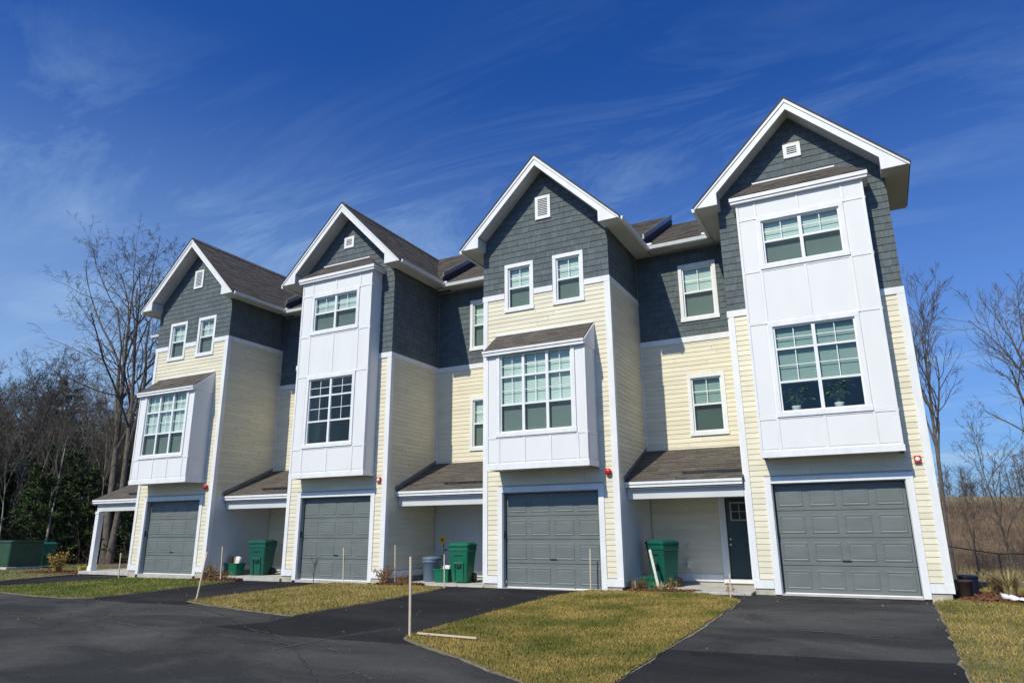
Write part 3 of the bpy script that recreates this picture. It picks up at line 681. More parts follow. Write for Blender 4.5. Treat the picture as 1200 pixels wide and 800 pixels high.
    if t == 'A':
        roof_slope(rf, (bx0 - .06, ye, 6.14), (bx1 + .0, ye, 6.14), (bx1 + .0, 0, 6.78), (bx0 - .06, 0, 6.78))
        br = rf.build('bay_roof', M['roof'], root)
        MB().box(bx0 - .07, bx1 + .01, ye - .012, by + .02, 6.00, 6.075).box(bx0 - .085, bx1 + .01, ye - .035, by + .02, 6.078, 6.135).build('fascia', M['trim'], br)
        MB().prism([(bx1 - .01, by - .0, 6.0), (bx1 - .01, 0, 6.0), (bx1 - .01, 0, 6.765), (bx1 - .01, ye + .02, 6.13), (bx1 - .01, ye + .02, 6.0)], (.035, 0, 0)).build('end_board', M['panelw'], br)
        MB().fbox(Fr, bx0 - .06, bx1, 6.76, 6.80, .0, .05).build('flashing', M['trim'], br)
    else:
        e0, e1 = bx0 - .13, bx1 + .13
        roof_slope(rf, (e0, ye - .03, 9.44), (e1, ye - .03, 9.44), (bx1 - .55, 0, 9.98), (bx0 + .42, 0, 9.98))
        rf.poly([(e1, ye - .03, 9.44), (e1, 0, 9.44), (bx1 - .55, 0, 9.98)], .4); rf.poly([(e0, ye - .03, 9.44), (bx0 + .42, 0, 9.98), (e0, 0, 9.44)], .4)
        br = rf.build('bay_roof', M['roof'], root)
        MB().box(e0 + .02, e1 - .02, ye - .0, -.0, 9.27, 9.335).box(e0, e1, ye - .025, -.0, 9.338, 9.43).build('fascia', M['trim'], br)
        MB().fbox(Fr, bx0 + .40, bx1 - .53, 9.965, 10.005, .0, .05).build('flashing', M['trim'], br)
    # ---- gable vent
    a, b, c, d = vent; vf = MB(); vf.fbox(Fr, a, b, d - .08, d, 0, .05); vf.fbox(Fr, a, b, c, c + .08, 0, .05); vf.fbox(Fr, a, a + .09, c + .08, d - .08, 0, .05); vf.fbox(Fr, b - .09, b, c + .08, d - .08, 0, .05)
    vt = vf.build('gable_vent', M['trim'], root); MB().fbox(Fr, a + .09, b - .09, c + .08, d - .08, .0, .006).build('backing', M['jamb'], vt)
    z = c + .085; n_ = int((d - c - .16) / .055)
    for k in range(n_):
        z = c + .085 + k * (d - c - .17) / n_
        MB().hexa([Fr.p(a + .09, z, .042), Fr.p(b - .09, z, .042), Fr.p(b - .09, z + .008, .042), Fr.p(a + .09, z + .008, .042), Fr.p(a + .09, z + .03, .010), Fr.p(b - .09, z + .03, .010), Fr.p(b - .09, z + .038, .010), Fr.p(a + .09, z + .038, .010)]).build('slat', M['trim'], vt)
    # ---- main gable roof over the garage block
    yf = -OV; yr = 5.3; xl, xr = -SO, Wd + SO; xm = Wd / 2
    rr = MB(); t_ = .022
    ycut = Dp - .5; xq = Wd + .06; zq = APZ + t_ - (xq - xm) * SL
    if i == 3:
        roof_slope(rr, (xr + .03, yf - .03, EZ + t_ - .03), (xr + .03, ycut, EZ + t_ - .03), (xm, ycut, APZ + t_), (xm, yf - .03, APZ + t_))
        roof_slope(rr, (xq, ycut, zq), (xq, YB + .4, zq), (xm, YB + .4, APZ + t_), (xm, ycut, APZ + t_))
    else: roof_slope(rr, (xr + .03, yf - .03, EZ + t_ - .03), (xr + .03, YB + .4, EZ + t_ - .03), (xm, YB + .4, APZ + t_), (xm, yf - .03, APZ + t_))
    roof_slope(rr, (xl - .03, YB + .4, EZ + t_ - .03), (xl - .03, yf - .03, EZ + t_ - .03), (xm, yf - .03, APZ + t_), (xm, YB + .4, APZ + t_))
    roof = rr.build('roof', M['roof'], root)
    k = 0; y = yf
    cap = MB()
    while y < YB:
        for s_ in (-1, 1): cap.hexa([(xm, y, APZ + .045), (xm + s_ * .15, y, APZ + .045 - .15 * SL), (xm + s_ * .15, y + .24, APZ + .03 - .15 * SL), (xm, y + .24, APZ + .03), (xm, y, APZ + .07), (xm + s_ * .16, y, APZ + .065 - .15 * SL), (xm + s_ * .16, y + .24, APZ + .045 - .15 * SL), (xm, y + .24, APZ + .05)], random.random())
        y += .2
    cap.build('ridge_cap', M['roof'], roof)
    # rake boards with the eave return, in two steps; soffits
    fd = .30
    for s_ in (-1, 1):
        X = lambda q: xm + s_ * q
        half = Wd / 2 + SO; ret = Wd / 2 - .055
        up = [(X(0), yf, APZ), (X(half), yf, EZ), (X(half), yf, EZ - .04), (X(ret), yf, 9.415), (X(ret), yf, APZ - fd - ret * SL), (X(0), yf, APZ - fd)]
        MB().prism(up, (0, .035, 0)).build('rake_board', M['trim'], roof)
        cr = [(X(0), yf - .022, APZ + .012), (X(half + .01), yf - .022, EZ + .004), (X(half + .01), yf - .022, EZ - .075), (X(0), yf - .022, APZ - .105)]
        MB().prism(cr, (0, .02, 0)).build('rake_board', M['trim'], roof)
        MB().prism([(X(0), yf - .036, APZ + .046), (X(half + .045), yf - .036, EZ + .002), (X(half + .045), yf - .036, EZ - .022), (X(0), yf - .036, APZ + .014)], (0, .012, 0)).build('drip_edge', M['roofdark'], roof)
        # sloping soffit under the front overhang
        z_ = APZ - fd + .02
        MB().prism([(X(0), yf + .036, z_), (X(ret), yf + .036, z_ - ret * SL), (X(ret), -.0, z_ - ret * SL), (X(0), -.0, z_)], (0, 0, .03)).build('soffit', M['soffit'], roof)
        # return box face towards the gable, flat side soffit, side fascia
        MB().prism([(X(ret + .012), yf + .036, 9.418), (X(ret + .012), 0, 9.418), (X(ret + .012), 0, APZ - fd - ret * SL + .0), (X(ret + .012), yf + .036, APZ - fd - ret * SL)], (s_ * -.012, 0, 0)).build('return_board', M['soffit'], roof)
        ys_ = Dp - .5 if s_ == 1 else dy - .5
        if i == 0 and s_ == -1: ys_ = dy - .5
        a0, a1 = sorted((X(ret + .0), X(half - .02)))
        MB().box(a0, a1, yf + .036, 0.0, 9.405, 9.418).box(*sorted((X(Wd / 2 + .026), X(half - .02))), 0.0, ys_ + (.0 if i == 3 and s_ == 1 else .5), 9.405, 9.418).build('soffit', M['soffit'], roof)
        f0, f1 = sorted((X(half - .02), X(half + .0)))
        MB().box(f0, f1, yf + .036, ys_, 9.40, EZ - .01).build('fascia', M['trim'], roof)
        if i == 3 and s_ == 1:
            MB().box(Wd + .03, half + xm, ys_ - .02, ys_, 9.40, EZ + .03).build('end_board', M['trim'], roof); continue
        g0, g1 = sorted((X(half + .002), X(half + .105)))
        gm = MB(); gm.hexa([(g0 + (.02 if s_ < 0 else 0), yf + .06, 9.36), (g1 - (.02 if s_ > 0 else 0), yf + .06, 9.36), (g1 - (.02 if s_ > 0 else 0), ys_, 9.36), (g0 + (.02 if s_ < 0 else 0), ys_, 9.36), (g0, yf + .06, 9.455), (g1, yf + .06, 9.455), (g1, ys_, 9.455), (g0, ys_, 9.455)])
        gm.build('gutter', M['trim'], roof)
    # ---- roof over the recess, stepped at the party wall
    ev = dy - .5; rz = 11.78; sl2 = (rz - EZ) / (yr - ev)
    x0r = -R - (.3 if i == 0 else .0)
    r2_ = MB(); step = -R + .36
    roof_slope(r2_, (x0r, ev - .02, EZ + .02), (0, ev - .02, EZ + .02), (0, yr, rz), (x0r, yr, rz))
    roof_slope(r2_, (.0, YB + .3, 9.5), (x0r, YB + .3, 9.5), (x0r, yr, rz), (0, yr, rz))
    mr_ = r2_.build('recess_roof', M['roof'], root)
    if i > 0:      # raised roof of the neighbour running up to the step
        r3_ = MB(); up_ = .36; y0 = ev + .14
        z0 = EZ + (y0 - ev) * sl2 + up_
        xa = -R - SO - 1.6
        roof_slope(r3_, (xa, y0, z0), (step, y0, z0), (step, yr, rz + up_), (xa, yr, rz + up_))
        roof_slope(r3_, (step, YB, 9.9), (xa, YB, 9.9), (xa, yr, rz + up_), (step, yr, rz + up_))
        r3_.box(xa, step, y0 + .01, y0 + .05, z0 - up_ - .1, z0 - .005, .3)
        r3_.build('raised_roof', M['roof'], root)
        MB().prism([(step, y0 - .03, z0 - up_ - .05), (step, y0 - .03, z0 + .02), (step, yr, rz + up_ + .02), (step, yr + .2, rz + up_ - .1), (step, yr + .2, rz - .1)], (.03, 0, 0)).build('step_board', M['roofdark'], root)
        MB().prism([(step + .032, y0 - .05, z0 - .10), (step + .032, y0 - .05, z0 + .05), (step + .032, yr + .02, rz + up_ + .05), (step + .032, yr + .02, rz + up_ - .10)], (.05, 0, 0)).build('flashing', M['flash'], root)
    ea, eb = (-R - .35, -SO - .0) if i == 0 else (-R + SO, -SO)
    gm = MB(); gm.hexa([(ea, ev - .10, 9.36), (eb, ev - .10, 9.36), (eb, ev - .02, 9.36), (ea, ev - .02, 9.36), (ea, ev - .125, 9.455), (eb, ev - .125, 9.455), (eb, ev - .02, 9.455), (ea, ev - .02, 9.455)])
    gm.build('gutter', M['trim'], mr_)
    MB().box(ea, eb, ev - .02, dy, 9.405, 9.418).build('soffit', M['soffit'], mr_)
    if i > 0:
        MB().box(ea + .0, ea + .2, ev - .14, ev + .04, 9.462, 9.53).build('gutter_guard', M['white'], mr_, bevel=.01)
        MB().box(eb - .24, eb - .04, ev - .14, ev + .04, 9.462, 9.53).build('gutter_guard', M['white'], mr_, bevel=.01)
    # ---- porch on the left
    nextY = dy - Dp      # y of the neighbour's front corner in local space
    pe = nextY + .439; pz, pt = 2.57, 3.53
    x0p = -R - (.22 if i == 0 else .0)
    pr = MB(); roof_slope(pr, (x0p, pe, pz), (-.0, pe, pz), (-.0, dy, pt), (x0p, dy, pt), ex=.14)
    porch = pr.build('porch_roof', M['roof'], root)
    MB().box(x0p, -.03, pe - .012, pe + .02, 2.42, 2.49).box(x0p - (.012 if i == 0 else 0), -.03, pe - .035, pe + .02, 2.493, 2.555).build('fascia', M['trim'], porch)
    MB().box(x0p + .12 if i == 0 else x0p + .03, -.04, pe + .13, pe + .27, 2.14, 2.418).build('beam', M['grey_panel'], porch)  # the eave's shade on the beam front is put into this grey colour
    MB().box(x0p + .02, -.03, pe + .02, dy - .03, 2.385, 2.40).build('ceiling', M['soffit'], porch)
    gy = pe + .30; gzz = pz + .30 * (pt - pz) / (dy - pe)
    gm = MB(); gm.box(-R * .52, -.05, gy - .02, gy + .02, gzz + .045, gzz + .085)
    for q in range(4): xx = -R * .5 + q * (R * .5 - .12) / 3; gm.box(xx, xx + .03, gy - .015, gy + .10, gzz + .0, gzz + .05)
    gm.build('snow_guard', M['black'], porch)
    if i > 0:
        Sp = Frame((-R, 0, 0), (0, 1, 0), (1, 0, 0))
        MB().prism([Sp.p(pe, pz + .03, .022), Sp.p(dy, pt + .03, .022), Sp.p(dy, pt + .12, .022), Sp.p(pe - .05, pz + .12, .022)], (.012, 0, 0)).build('step_flashing', M['flash'], porch)
    # porch floor and step
    MB().box(-R - (.25 if i == 0 else -.04), -.04, nextY + .28, dy, -.10, .012).build('porch_slab', M['concrete'], root, bevel=.01)
    # lower walls in the porch
    if U['back'] == 'white':
        xs_ = [0.04, .75, 1.45, R - 1.05]
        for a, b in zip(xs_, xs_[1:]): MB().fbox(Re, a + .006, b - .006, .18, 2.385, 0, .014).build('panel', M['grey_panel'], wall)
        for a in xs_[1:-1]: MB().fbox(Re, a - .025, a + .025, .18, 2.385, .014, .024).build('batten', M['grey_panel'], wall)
    else:
        st = lap(Re, .05, R - 1.06, .27, 2.39, [], 'siding_board', wall, Cap(19 if det else 0)); merge([st], 'siding_board', M['siding'], wall)
    MB().fbox(Re, .04, R - 1.06, .09, .265, 0, .034).build('water_table', M['trim'], root)
    # entry door
    Fd = Re; a, b = R - .88, R - .012
    MB().fbox(Fd, a - .17, a, .10, 2.2, 0, .033).fbox(Fd, a - .17, b, 2.2, 2.33, 0, .036).fbox(Fd, a - .17, b + .0, .06, .16, 0, .06).build('door_casing', M['trim'], root)
    ed = MB(); ed.fbox(Fd, a + .002, b - .002, .16, 2.198, -.09, -.045); ed.fbox(Fd, a + .12, a + .42, .3, 1.45, -.045, -.038); ed.fbox(Fd, a + .48, b - .1, .3, 1.45, -.045, -.038)
    door = ed.build('entry_door', M['door'], root, bevel=.004)
    df_ = MB(); df_.fbox(Fd, a + .11, b - .09, 1.60, 1.64, -.045, -.02); df_.fbox(Fd, a + .11, b - .09, 2.04, 2.08, -.045, -.02); df_.fbox(Fd, a + .11, a + .15, 1.64, 2.04, -.045, -.02); df_.fbox(Fd, b - .13, b - .09, 1.64, 2.04, -.045, -.02)
    for q in (1, 2): xx = a + .15 + (b - a - .28) * q / 3; df_.fbox(Fd, xx - .01, xx + .01, 1.64, 2.04, -.043, -.028)
    df_.fbox(Fd, a + .15, b - .13, 1.83, 1.85, -.043, -.029); df_.build('light_frame', M['jamb'], door)
    MB().fbox(Fd, a + .15, b - .13, 1.64, 2.04, -.0445, -.041).build('pane', M['black'], door)
    MB().lathe([(0, 0), (.03, .0), (.03, .02), (.012, .03), (.012, .05), (.03, .06), (.03, .085), (0, .09)], 10).build('handle', M['brass'], door).matrix_local = Matrix.Translation(Fd.p(a + .07, 1.0, -.045)) @ Matrix.Rotation(math.pi / 2, 4, 'X')
    MB().lathe([(0, 0), (.028, .0), (.028, .02), (0, .022)], 10).build('handle', M['brass'], door).matrix_local = Matrix.Translation(Fd.p(a + .07, 1.14, -.045)) @ Matrix.Rotation(math.pi / 2, 4, 'X')
    # white panels low on the right side wall, facing the neighbour's porch
    if nxt_white:
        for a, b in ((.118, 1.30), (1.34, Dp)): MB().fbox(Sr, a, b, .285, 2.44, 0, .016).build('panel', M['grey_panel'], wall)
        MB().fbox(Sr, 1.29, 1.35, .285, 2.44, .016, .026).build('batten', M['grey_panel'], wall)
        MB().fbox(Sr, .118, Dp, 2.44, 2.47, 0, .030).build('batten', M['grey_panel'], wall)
    if U['back'] == 'siding':
        MB().fbox(Re, R - 1.95 + (.0 if i == 3 else .3), R - 1.87 + (.0 if i == 3 else .3), .90, 1.02, 0, .05).build('outlet', M['grey_panel'], root, bevel=.006)
        MB().fbox(Re, R - 1.97, R - 1.89, .40, .60, .0, .09).tube([Re.p(R - 1.93, .5, .09), Re.p(R - 1.93, .5, .16), Re.p(R - 1.93, .42, .20)], [.02, .02, .018], 8).build('vent_pipe', M['white'], root)
    if i == 0:
        for (xx, yy, nm) in ((-R - .08, pe + .08, 1), (-R - .08, dy - .24, 1)):
            cm = MB(); cm.box(xx, xx + .20, yy, yy + .2, -.02, 2.14); cm.box(xx - .02, xx + .22, yy - .02, yy + .22, -.02, .16); cm.box(xx - .015, xx + .215, yy - .015, yy + .215, 2.04, 2.139)
            cm.build('porch_post', M['trim'], root, bevel=.006)
    return root
ROOTS = [build_unit(i, U) for i, U in enumerate(UNITS)]

# ------------------------------------------------------------------ fire alarms on the walls (things of their own)
def alarm(loc, kind, label):
    t = empty('fire_alarm', loc, 0, label, 'alarm', 'red fire alarms beside the garage doors')
    if kind == 'square':
        MB().box(-.065, .065, -.05, 0, -.075, .075).build('housing', M['red'], t, bevel=.008)
        MB().lathe([(.045, 0), (.045, .012), (.03, .02), (0, .024)], 12).build('lens', M['white'], t).matrix_local = Matrix.Translation((0, -.05, 0)) @ Matrix.Rotation(math.pi / 2, 4, 'X')
    else:
        MB().box(-.05, .05, -.03, 0, -.05, .05).build('back_box', M['red'], t, bevel=.005)
        MB().lathe([(.05, 0), (.085, .015), (.088, .04), (.07, .06), (.03, .075), (0, .078)], 20).build('bell', M['red'], t, True).matrix_local = Matrix.Translation((0, -.03, 0)) @ Matrix.Rotation(math.pi / 2, 4, 'X')
        MB().box(-.03, .03, -.05, 0, .05, .085).build('lens', M['white'], t, bevel=.004)
for i, (u, z, k, lb) in enumerate([(3.57, 2.80, 'round', 'red fire alarm under the bay of the leftmost townhouse beside its garage door'), (3.60, 2.83, 'square', 'red square alarm beside the garage door of the second townhouse from the left'), (3.62, 2.82, 'round', 'round red alarm bell beside the garage door of the third townhouse from the left'), (3.60, 2.80, 'square', 'red square alarm with a white lens beside the nearest garage door on the right')]):
    U = UNITS[i]; alarm((U['X'] + u, U['Y'] - .022, U['Z'] + z), k, lb)

# ------------------------------------------------------------------ stakes
def stake(x, y, h, lean, label, r=.014):
    z = gz(x, y); b = MB(); P = Vector((x, y, z - .05)); T = Vector((x + lean[0], y + lean[1], z + h))
    a = Vector((1, .2, 0)).normalized() * r; c = Vector((-.2, 1, 0)).normalized() * r
    b.hexa([P - a - c, P + a - c, P + a + c, P - a + c, T - a - c, T + a - c, T + a + c, T - a + c])
    return tag(b.build('wooden_stake', M['wood'], None, bevel=.002), label, 'stake', 'thin wooden stakes marking the driveways')
stake(2.681, -6.99, 1.235, (-.03, 0), 'nearest wooden stake standing at the corner of the middle lawn', .017)
stake(-5.40, -4.52, 1.12, (.16, .05), 'leaning wooden stake at the left tip of the straw coloured lawn', .016)
stake(-4.67, -.10, 1.0, (-.05, 0), 'upright stake in front of the second garage door from the left')
stake(-2.84, -.05, 1.07, (-.04, 0), 'upright stake beside the dry shrub and the blue bin')
stake(-.95, -.42, .85, (-.02, 0), 'short stake at the driveway edge left of the green recycling cart')
stake(3.07, -.15, 1.0, (.02, 0), 'white stake at the right edge of the third garage door from the left')
stake(6.41, -.45, .51, (.02, 0), 'short thin stake in the lawn in front of the dark entry door')
stake(-14.09, -.75, .82, (-.05, 0), 'thin stake in front of the leftmost garage door')
stake(-9.04, -.75, 1.05, (-.06, 0), 'upright stake in front of the green crate with paper bags')
b = MB(); z = gz(2.8, -6.85) + .05
b.hexa([(2.72, -6.86, z), (3.86, -6.93, z + .0), (3.86, -6.89, z), (2.72, -6.82, z), (2.72, -6.86, z + .025), (3.86, -6.93, z + .025), (3.86, -6.89, z + .025), (2.72, -6.82, z + .025)])
tag(b.build('wooden_stake', M['wood'], None, bevel=.003), 'pale wooden stake lying flat on the grass at the lawn corner', 'stake')

# ------------------------------------------------------------------ bins and things in the porches
def rrect(w, d, r, z, n=3):
    P = []
    for cx, cy, a0 in ((w / 2 - r, d / 2 - r, 0), (-w / 2 + r, d / 2 - r, 90), (-w / 2 + r, -d / 2 + r, 180), (w / 2 - r, -d / 2 + r, 270)):
        for k in range(n + 1): a = math.radians(a0 + 90 * k / n); P.append((cx + r * math.cos(a), cy + r * math.sin(a), z))
    return P
def loft(b, rings, cap0=True, cap1=True):
    k0 = len(b.v); n = len(rings[0])
    for R_ in rings: b.v += [tuple(p) for p in R_]
    for i in range(len(rings) - 1):
        for q in range(n): q2 = (q + 1) % n; k = k0 + i * n; b.f.append((k + q, k + q2, k + n + q2, k + n + q)); b.r.append(0.)
    if cap0: b.f.append(tuple(k0 + n - 1 - q for q in range(n))); b.r.append(0.)
    if cap1: b.f.append(tuple(k0 + (len(rings) - 1) * n + q for q in range(n))); b.r.append(0.)
def cart(loc, rz, label, m_, H=1.08, w=.60, d=.68):
    """wheeled cart; the front faces local -y"""
    t = empty('recycling_cart', loc, rz, label, 'recycling cart', 'wheeled recycling carts')
    b = MB(); s = lambda f, z, dy=0: [(x, y + dy, z) for x, y, _ in rrect(w * f, d * f, .05, z)]
    loft(b, [s(.74, .03, .02), s(.76, .10, .02), s(.93, H * .72, 0), s(.95, H * .80, 0), s(1.0, H * .83, 0), s(1.0, H - .07, 0)])
    b.build('body', m_, t, bevel=.006)
    g = MB()
    for xx in (-.13, .13): g.hexa([(xx - .02, -d * .39, .08), (xx + .02, -d * .39, .08), (xx + .02, -d * .33, .08), (xx - .02, -d * .33, .08), (xx - .02, -d * .47, H * .48), (xx + .02, -d * .47, H * .48), (xx + .02, -d * .40, H * .48), (xx - .02, -d * .40, H * .48)])
    g.box(-.15, .15, -d * .475, -d * .40, H * .48, H * .53); g.build('front_rib', m_, t, bevel=.005)
    MB().box(-.12, .12, -d * .485, -d * .44, H * .70, H * .725).build('grab_bar', M['black'], t, bevel=.004); MB().box(-.07, .07, -d * .47, -d * .40, H * .40, H * .47).build('latch', M['black'], t, bevel=.004)
    l = MB(); f = 1.05; R0 = [(x, y - .01, H - .07) for x, y, _ in rrect(w * f, d * f, .06, 0)]; R1 = [(x, y - .01, H - .02) for x, y, _ in rrect(w * f, d * f, .06, 0)]; R3 = [(x, y - .01, H + .035) for x, y, _ in rrect(w * .8, d * .78, .06, 0)]
    loft(l, [R0, R1, R3]); l.build('lid', m_, t, bevel=.004)
    MB().tube([Vector((-.22, d * .60, H - .06)), Vector((.22, d * .60, H - .06))], [.016, .016], 8).box(-.22, -.19, d * .45, d * .60, H - .09, H - .03).box(.19, .22, d * .45, d * .60, H - .09, H - .03).build('handle', m_, t)
    for sx in (-1, 1):
        wh = MB(); wh.lathe([(.05, -.03), (.125, -.028), (.13, 0), (.125, .028), (.05, .03)], 18).build('wheel', M['black'], t).matrix_local = Matrix.Translation((sx * (w / 2 - .04), d * .38, .13)) @ Matrix.Rotation(math.pi / 2, 4, 'Y')
    return t
def tote(loc, rz, label, m_, w=.5, d=.38, h=.34):
    t = empty('recycling_tote', loc, rz, label, 'recycling tote', 'open recycling totes')
    b = MB(); k = .84
    def R_(f, z, o=0): return [(x, y, z) for x, y, _ in rrect(w * f + o, d * f + o, .03, z)]
    loft(b, [R_(k, 0), R_(1, h), R_(1, h, -.02), R_(k, .02, -.02)], True, True); b.build('body', m_, t)
    c = MB(); loft(c, [R_(1, h - .04, .02), R_(1, h, .03), R_(1, h + .006, -.01), R_(1, h - .0, -.022)], False, False); c.build('rim', m_, t)
    return t
# porch between the second and third house
cart((-1.24, .95, .012), math.radians(8), 'bright green wheeled cart beside the third garage, front turned to the road', M['bin'], 1.06, .62, .66)
tote((-1.84, .92, .012), math.radians(5), 'green tote standing between the blue grey bin and the green cart', M['bin'], .50, .40, .37)
b = MB(); b.prism([(-.13, 0, 0), (.13, 0, 0), (.12, 0, .14), (-.10, 0, .15)], (0, .16, 0)); o = b.build('paper_bag', M['white'], None, bevel=.02); o.location = (-1.74, .86, .33)
tag(o, 'small white bag on top of the green tote beside the cart', 'bag')
t = empty('trash_bin', (-2.42, 1.15, .012), .1, 'round blue grey bin with a lid in the porch corner', 'bin')
MB().lathe([(.225, 0), (.235, .02), (.262, .52), (.28, .53), (.28, .60), (.265, .605)], 24).build('body', M['blue'], t, True)
MB().lathe([(.288, .60), (.292, .64), (.27, .665), (.08, .70), (.0, .702)], 24).build('lid', M['blue'], t, True)
for a in range(3): MB().box(-.3 if a == 0 else .27, -.27 if a == 0 else .3, -.05, .05, .50, .57).build('handle', M['blue'], t) if a < 2 else None
t = empty('artificial_sunflower', (-2.20, 1.05, .70), 0, 'yellow sunflower standing behind the blue grey bin', 'flower')
t.location = (-2.30, 1.55, .012)
MB().tube([Vector((0, 0, 0)), Vector((.01, 0, .5)), Vector((.03, -.02, 1.05)), Vector((.02, -.06, 1.15))], [.014, .013, .011, .01], 6).build('stem', M['stem'], t)
MB().lathe([(0, 0), (.05, .0), (.055, .015), (0, .03)], 12).build('flower_head', M['dryleaf'], t).matrix_local = Matrix.Translation((.02, -.07, 1.17)) @ Matrix.Rotation(math.radians(75), 4, 'X')
pb = MB(); pb.poly([(-.022, 0, .04), (.022, 0, .04), (.03, .005, .09), (0, .012, .145), (-.03, .005, .09)]); pm = pb.mesh('petal', M['yellow'])
for k in range(14): link('petal', pm, t, Matrix.Translation((.02, -.085, 1.17)) @ Matrix.Rotation(k * 2 * math.pi / 14, 4, 'Y'))
lf = MB(); lf.poly([(0, 0, 0), (.06, 0, .03), (.14, -.02, .02), (.07, -.01, -.03)]); lfm = lf.mesh('leaf', M['stem'])
for k in range(4): link('leaf', lfm, t, Matrix.Translation((.01, 0, .35 + .17 * k)) @ Matrix.Rotation(k * 2.4, 4, 'Z'))
# porch between the third and fourth house
cart((4.48, 1.32, .012), math.radians(-28), 'green wheeled cart in the porch left of the dark entry door', M['bindark'], 1.12, .60, .62)
tote((4.30, .62, .0), math.radians(20), 'small green tote in front of the cart by the dark entry door', M['bin'], .44, .34, .30)
b = MB(); P, T = Vector((4.62, .35, .0)), Vector((4.33, .72, .94)); a = Vector((.03, 0, .01)); c = Vector((0, .012, 0))
b.hexa([P - a - c, P + a - c, P + a + c, P - a + c, T - a - c, T + a - c, T + a + c, T - a + c]); tag(b.build('board', M['greywood'], None), 'pale grey board leaning against the green cart in the porch', 'board')
# porch between the first and second house
cart((-9.05, .85, .03), math.radians(14), 'dark green wheeled cart behind the crate of paper bags', M['bindark'], 1.12, .66, .70)
tote((-9.84, .40, .03), math.radians(4), 'dark green tote full of paper bags in the left porch', M['bin'], .66, .42, .42)
for k, (x, y, a, w) in enumerate([(-10.02, .38, .2, .20), (-9.84, .44, -.3, .18), (-9.66, .40, .15, .17)]):
    b = MB(); loft(b, [[(q[0], q[1], 0) for q in rrect(w, .12, .02, 0)], [(q[0] * 1.02, q[1], .26) for q in rrect(w, .12, .02, 0)], [(q[0] * 1.08 + .01 * math.sin(j * 2.2), q[1] * .8, .34 + .03 * math.sin(j * 1.7)) for j, q in enumerate(rrect(w, .12, .02, 0))]])
    o = b.build('paper_bag', M['paper'] if k < 2 else M['white'], None); o.location = (x, y, .30); o.rotation_euler = (0, .06 * k, a)
    tag(o, ['brown paper bag at the left end of the dark green tote', 'brown paper bag in the middle of the dark green tote', 'white bag at the right end of the dark green tote'][k], 'bag')
tag(MB().tube([Vector((-7.35, 1.2, .03)), Vector((-7.33, 1.2, .50)), Vector((-7.30, 1.15, .62))], [.05, .045, .015], 10).build('white_jug', M['white'], None), 'slim white jug on the slab at the right of the left porch', 'jug')
# ------------------------------------------------------------------ left side: transformer and cart
t = empty('transformer_box', (-24.35, 1.15, gz(-24.4, 1.3)), 0, 'dark green utility transformer cabinet on a white concrete pad', 'transformer'); t.scale = (1, .78, .97)
MB().box(-1.0, 1.0, -.95, .95, -.1, .12).build('pad', M['concrete'], t, bevel=.02)
b = MB(); b.prism([(-.92, -.85, .12), (.92, -.85, .12), (.92, -.85, 1.10), (.92, -.85, 1.16), (-.92, -.85, 1.16)], (0, 1.7, 0)); b.build('cabinet', M['tgreen'], t, bevel=.03)
MB().prism([(-.96, -.89, 1.15), (-.96, .89, 1.15), (-.96, .89, 1.20), (-.96, -.7, 1.25), (-.96, -.89, 1.20)], (1.92, 0, 0)).build('lid', M['tgreen'], t, bevel=.015)
for xx in (-.45, .47): MB().box(xx - .42, xx + .42, -.87, -.85, .18, 1.10).build('door', M['tgreen'], t, bevel=.006)
MB().box(-.03, .0, -.90, -.87, .6, .75).build('handle', M['black'], t)
cart((-25.7, 3.3, gz(-26, 3.3)), math.radians(60), 'teal wheeled cart half hidden behind the transformer cabinet', M['bindark'], 1.05, .7, .7)
# ------------------------------------------------------------------ right corner
tag(MB().lathe([(.10, 0), (.115, .02), (.14, .34), (.155, .35), (.155, .39), (.13, .38), (.11, .33), (.0, .32)], 20).build('plant_pot', mat('brown_clay', (.04, .022, .016), .8, .2, 8), None, True), 'dark brown pot standing at the right corner of the nearest house', 'plant pot').location = (10.86, .95, gz(10.9, .95))
t = empty('storage_tub', (11.0, 1.75, gz(11, 1.75)), .3, 'dark blue plastic tub behind the brown pot at the house corner', 'tub'); t.scale = (.8, .8, .75)
b = MB(); loft(b, [[(x, y, 0) for x, y, _ in rrect(.30, .34, .05, 0)], [(x, y, .52) for x, y, _ in rrect(.38, .42, .06, 0)]]); b.build('body', mat('navy_plastic', (.006, .010, .035), .5, .1), t, bevel=.01)
b = MB(); loft(b, [[(x, y, .52) for x, y, _ in rrect(.41, .45, .06, 0)], [(x, y, .56) for x, y, _ in rrect(.41, .45, .06, 0)], [(x, y, .59) for x, y, _ in rrect(.26, .3, .06, 0)]]); b.build('lid', bpy.data.materials['navy_plastic'], t, bevel=.008)
b = MB(); N = 14; rd = random.Random(4)
for j in range(5):
    for k in range(N):
        u, v = k / (N - 1), j / 4 - .5
        x = 11.42 + u * .50; w = .08 + .20 * u; y = .70 - u * .55 + v * w * 1.6
        b.v.append((x, y, gz(x, y) + .06 + .13 * (1 - abs(v) * 1.6) * math.exp(-u * 1.3) + rd.uniform(-.018, .018)))
for j in range(4):
    for k in range(N - 1): q = j * N + k; b.f.append((q, q + 1, q + N + 1, q + N)); b.r.append(0.)
o = b.build('plastic_sheet', M['white'], None, True); sm = o.modifiers.new('solid', 'SOLIDIFY'); sm.thickness = .006
tag(o, 'crumpled white plastic sheet lying on the mulch by the ornamental grass', 'plastic sheet')

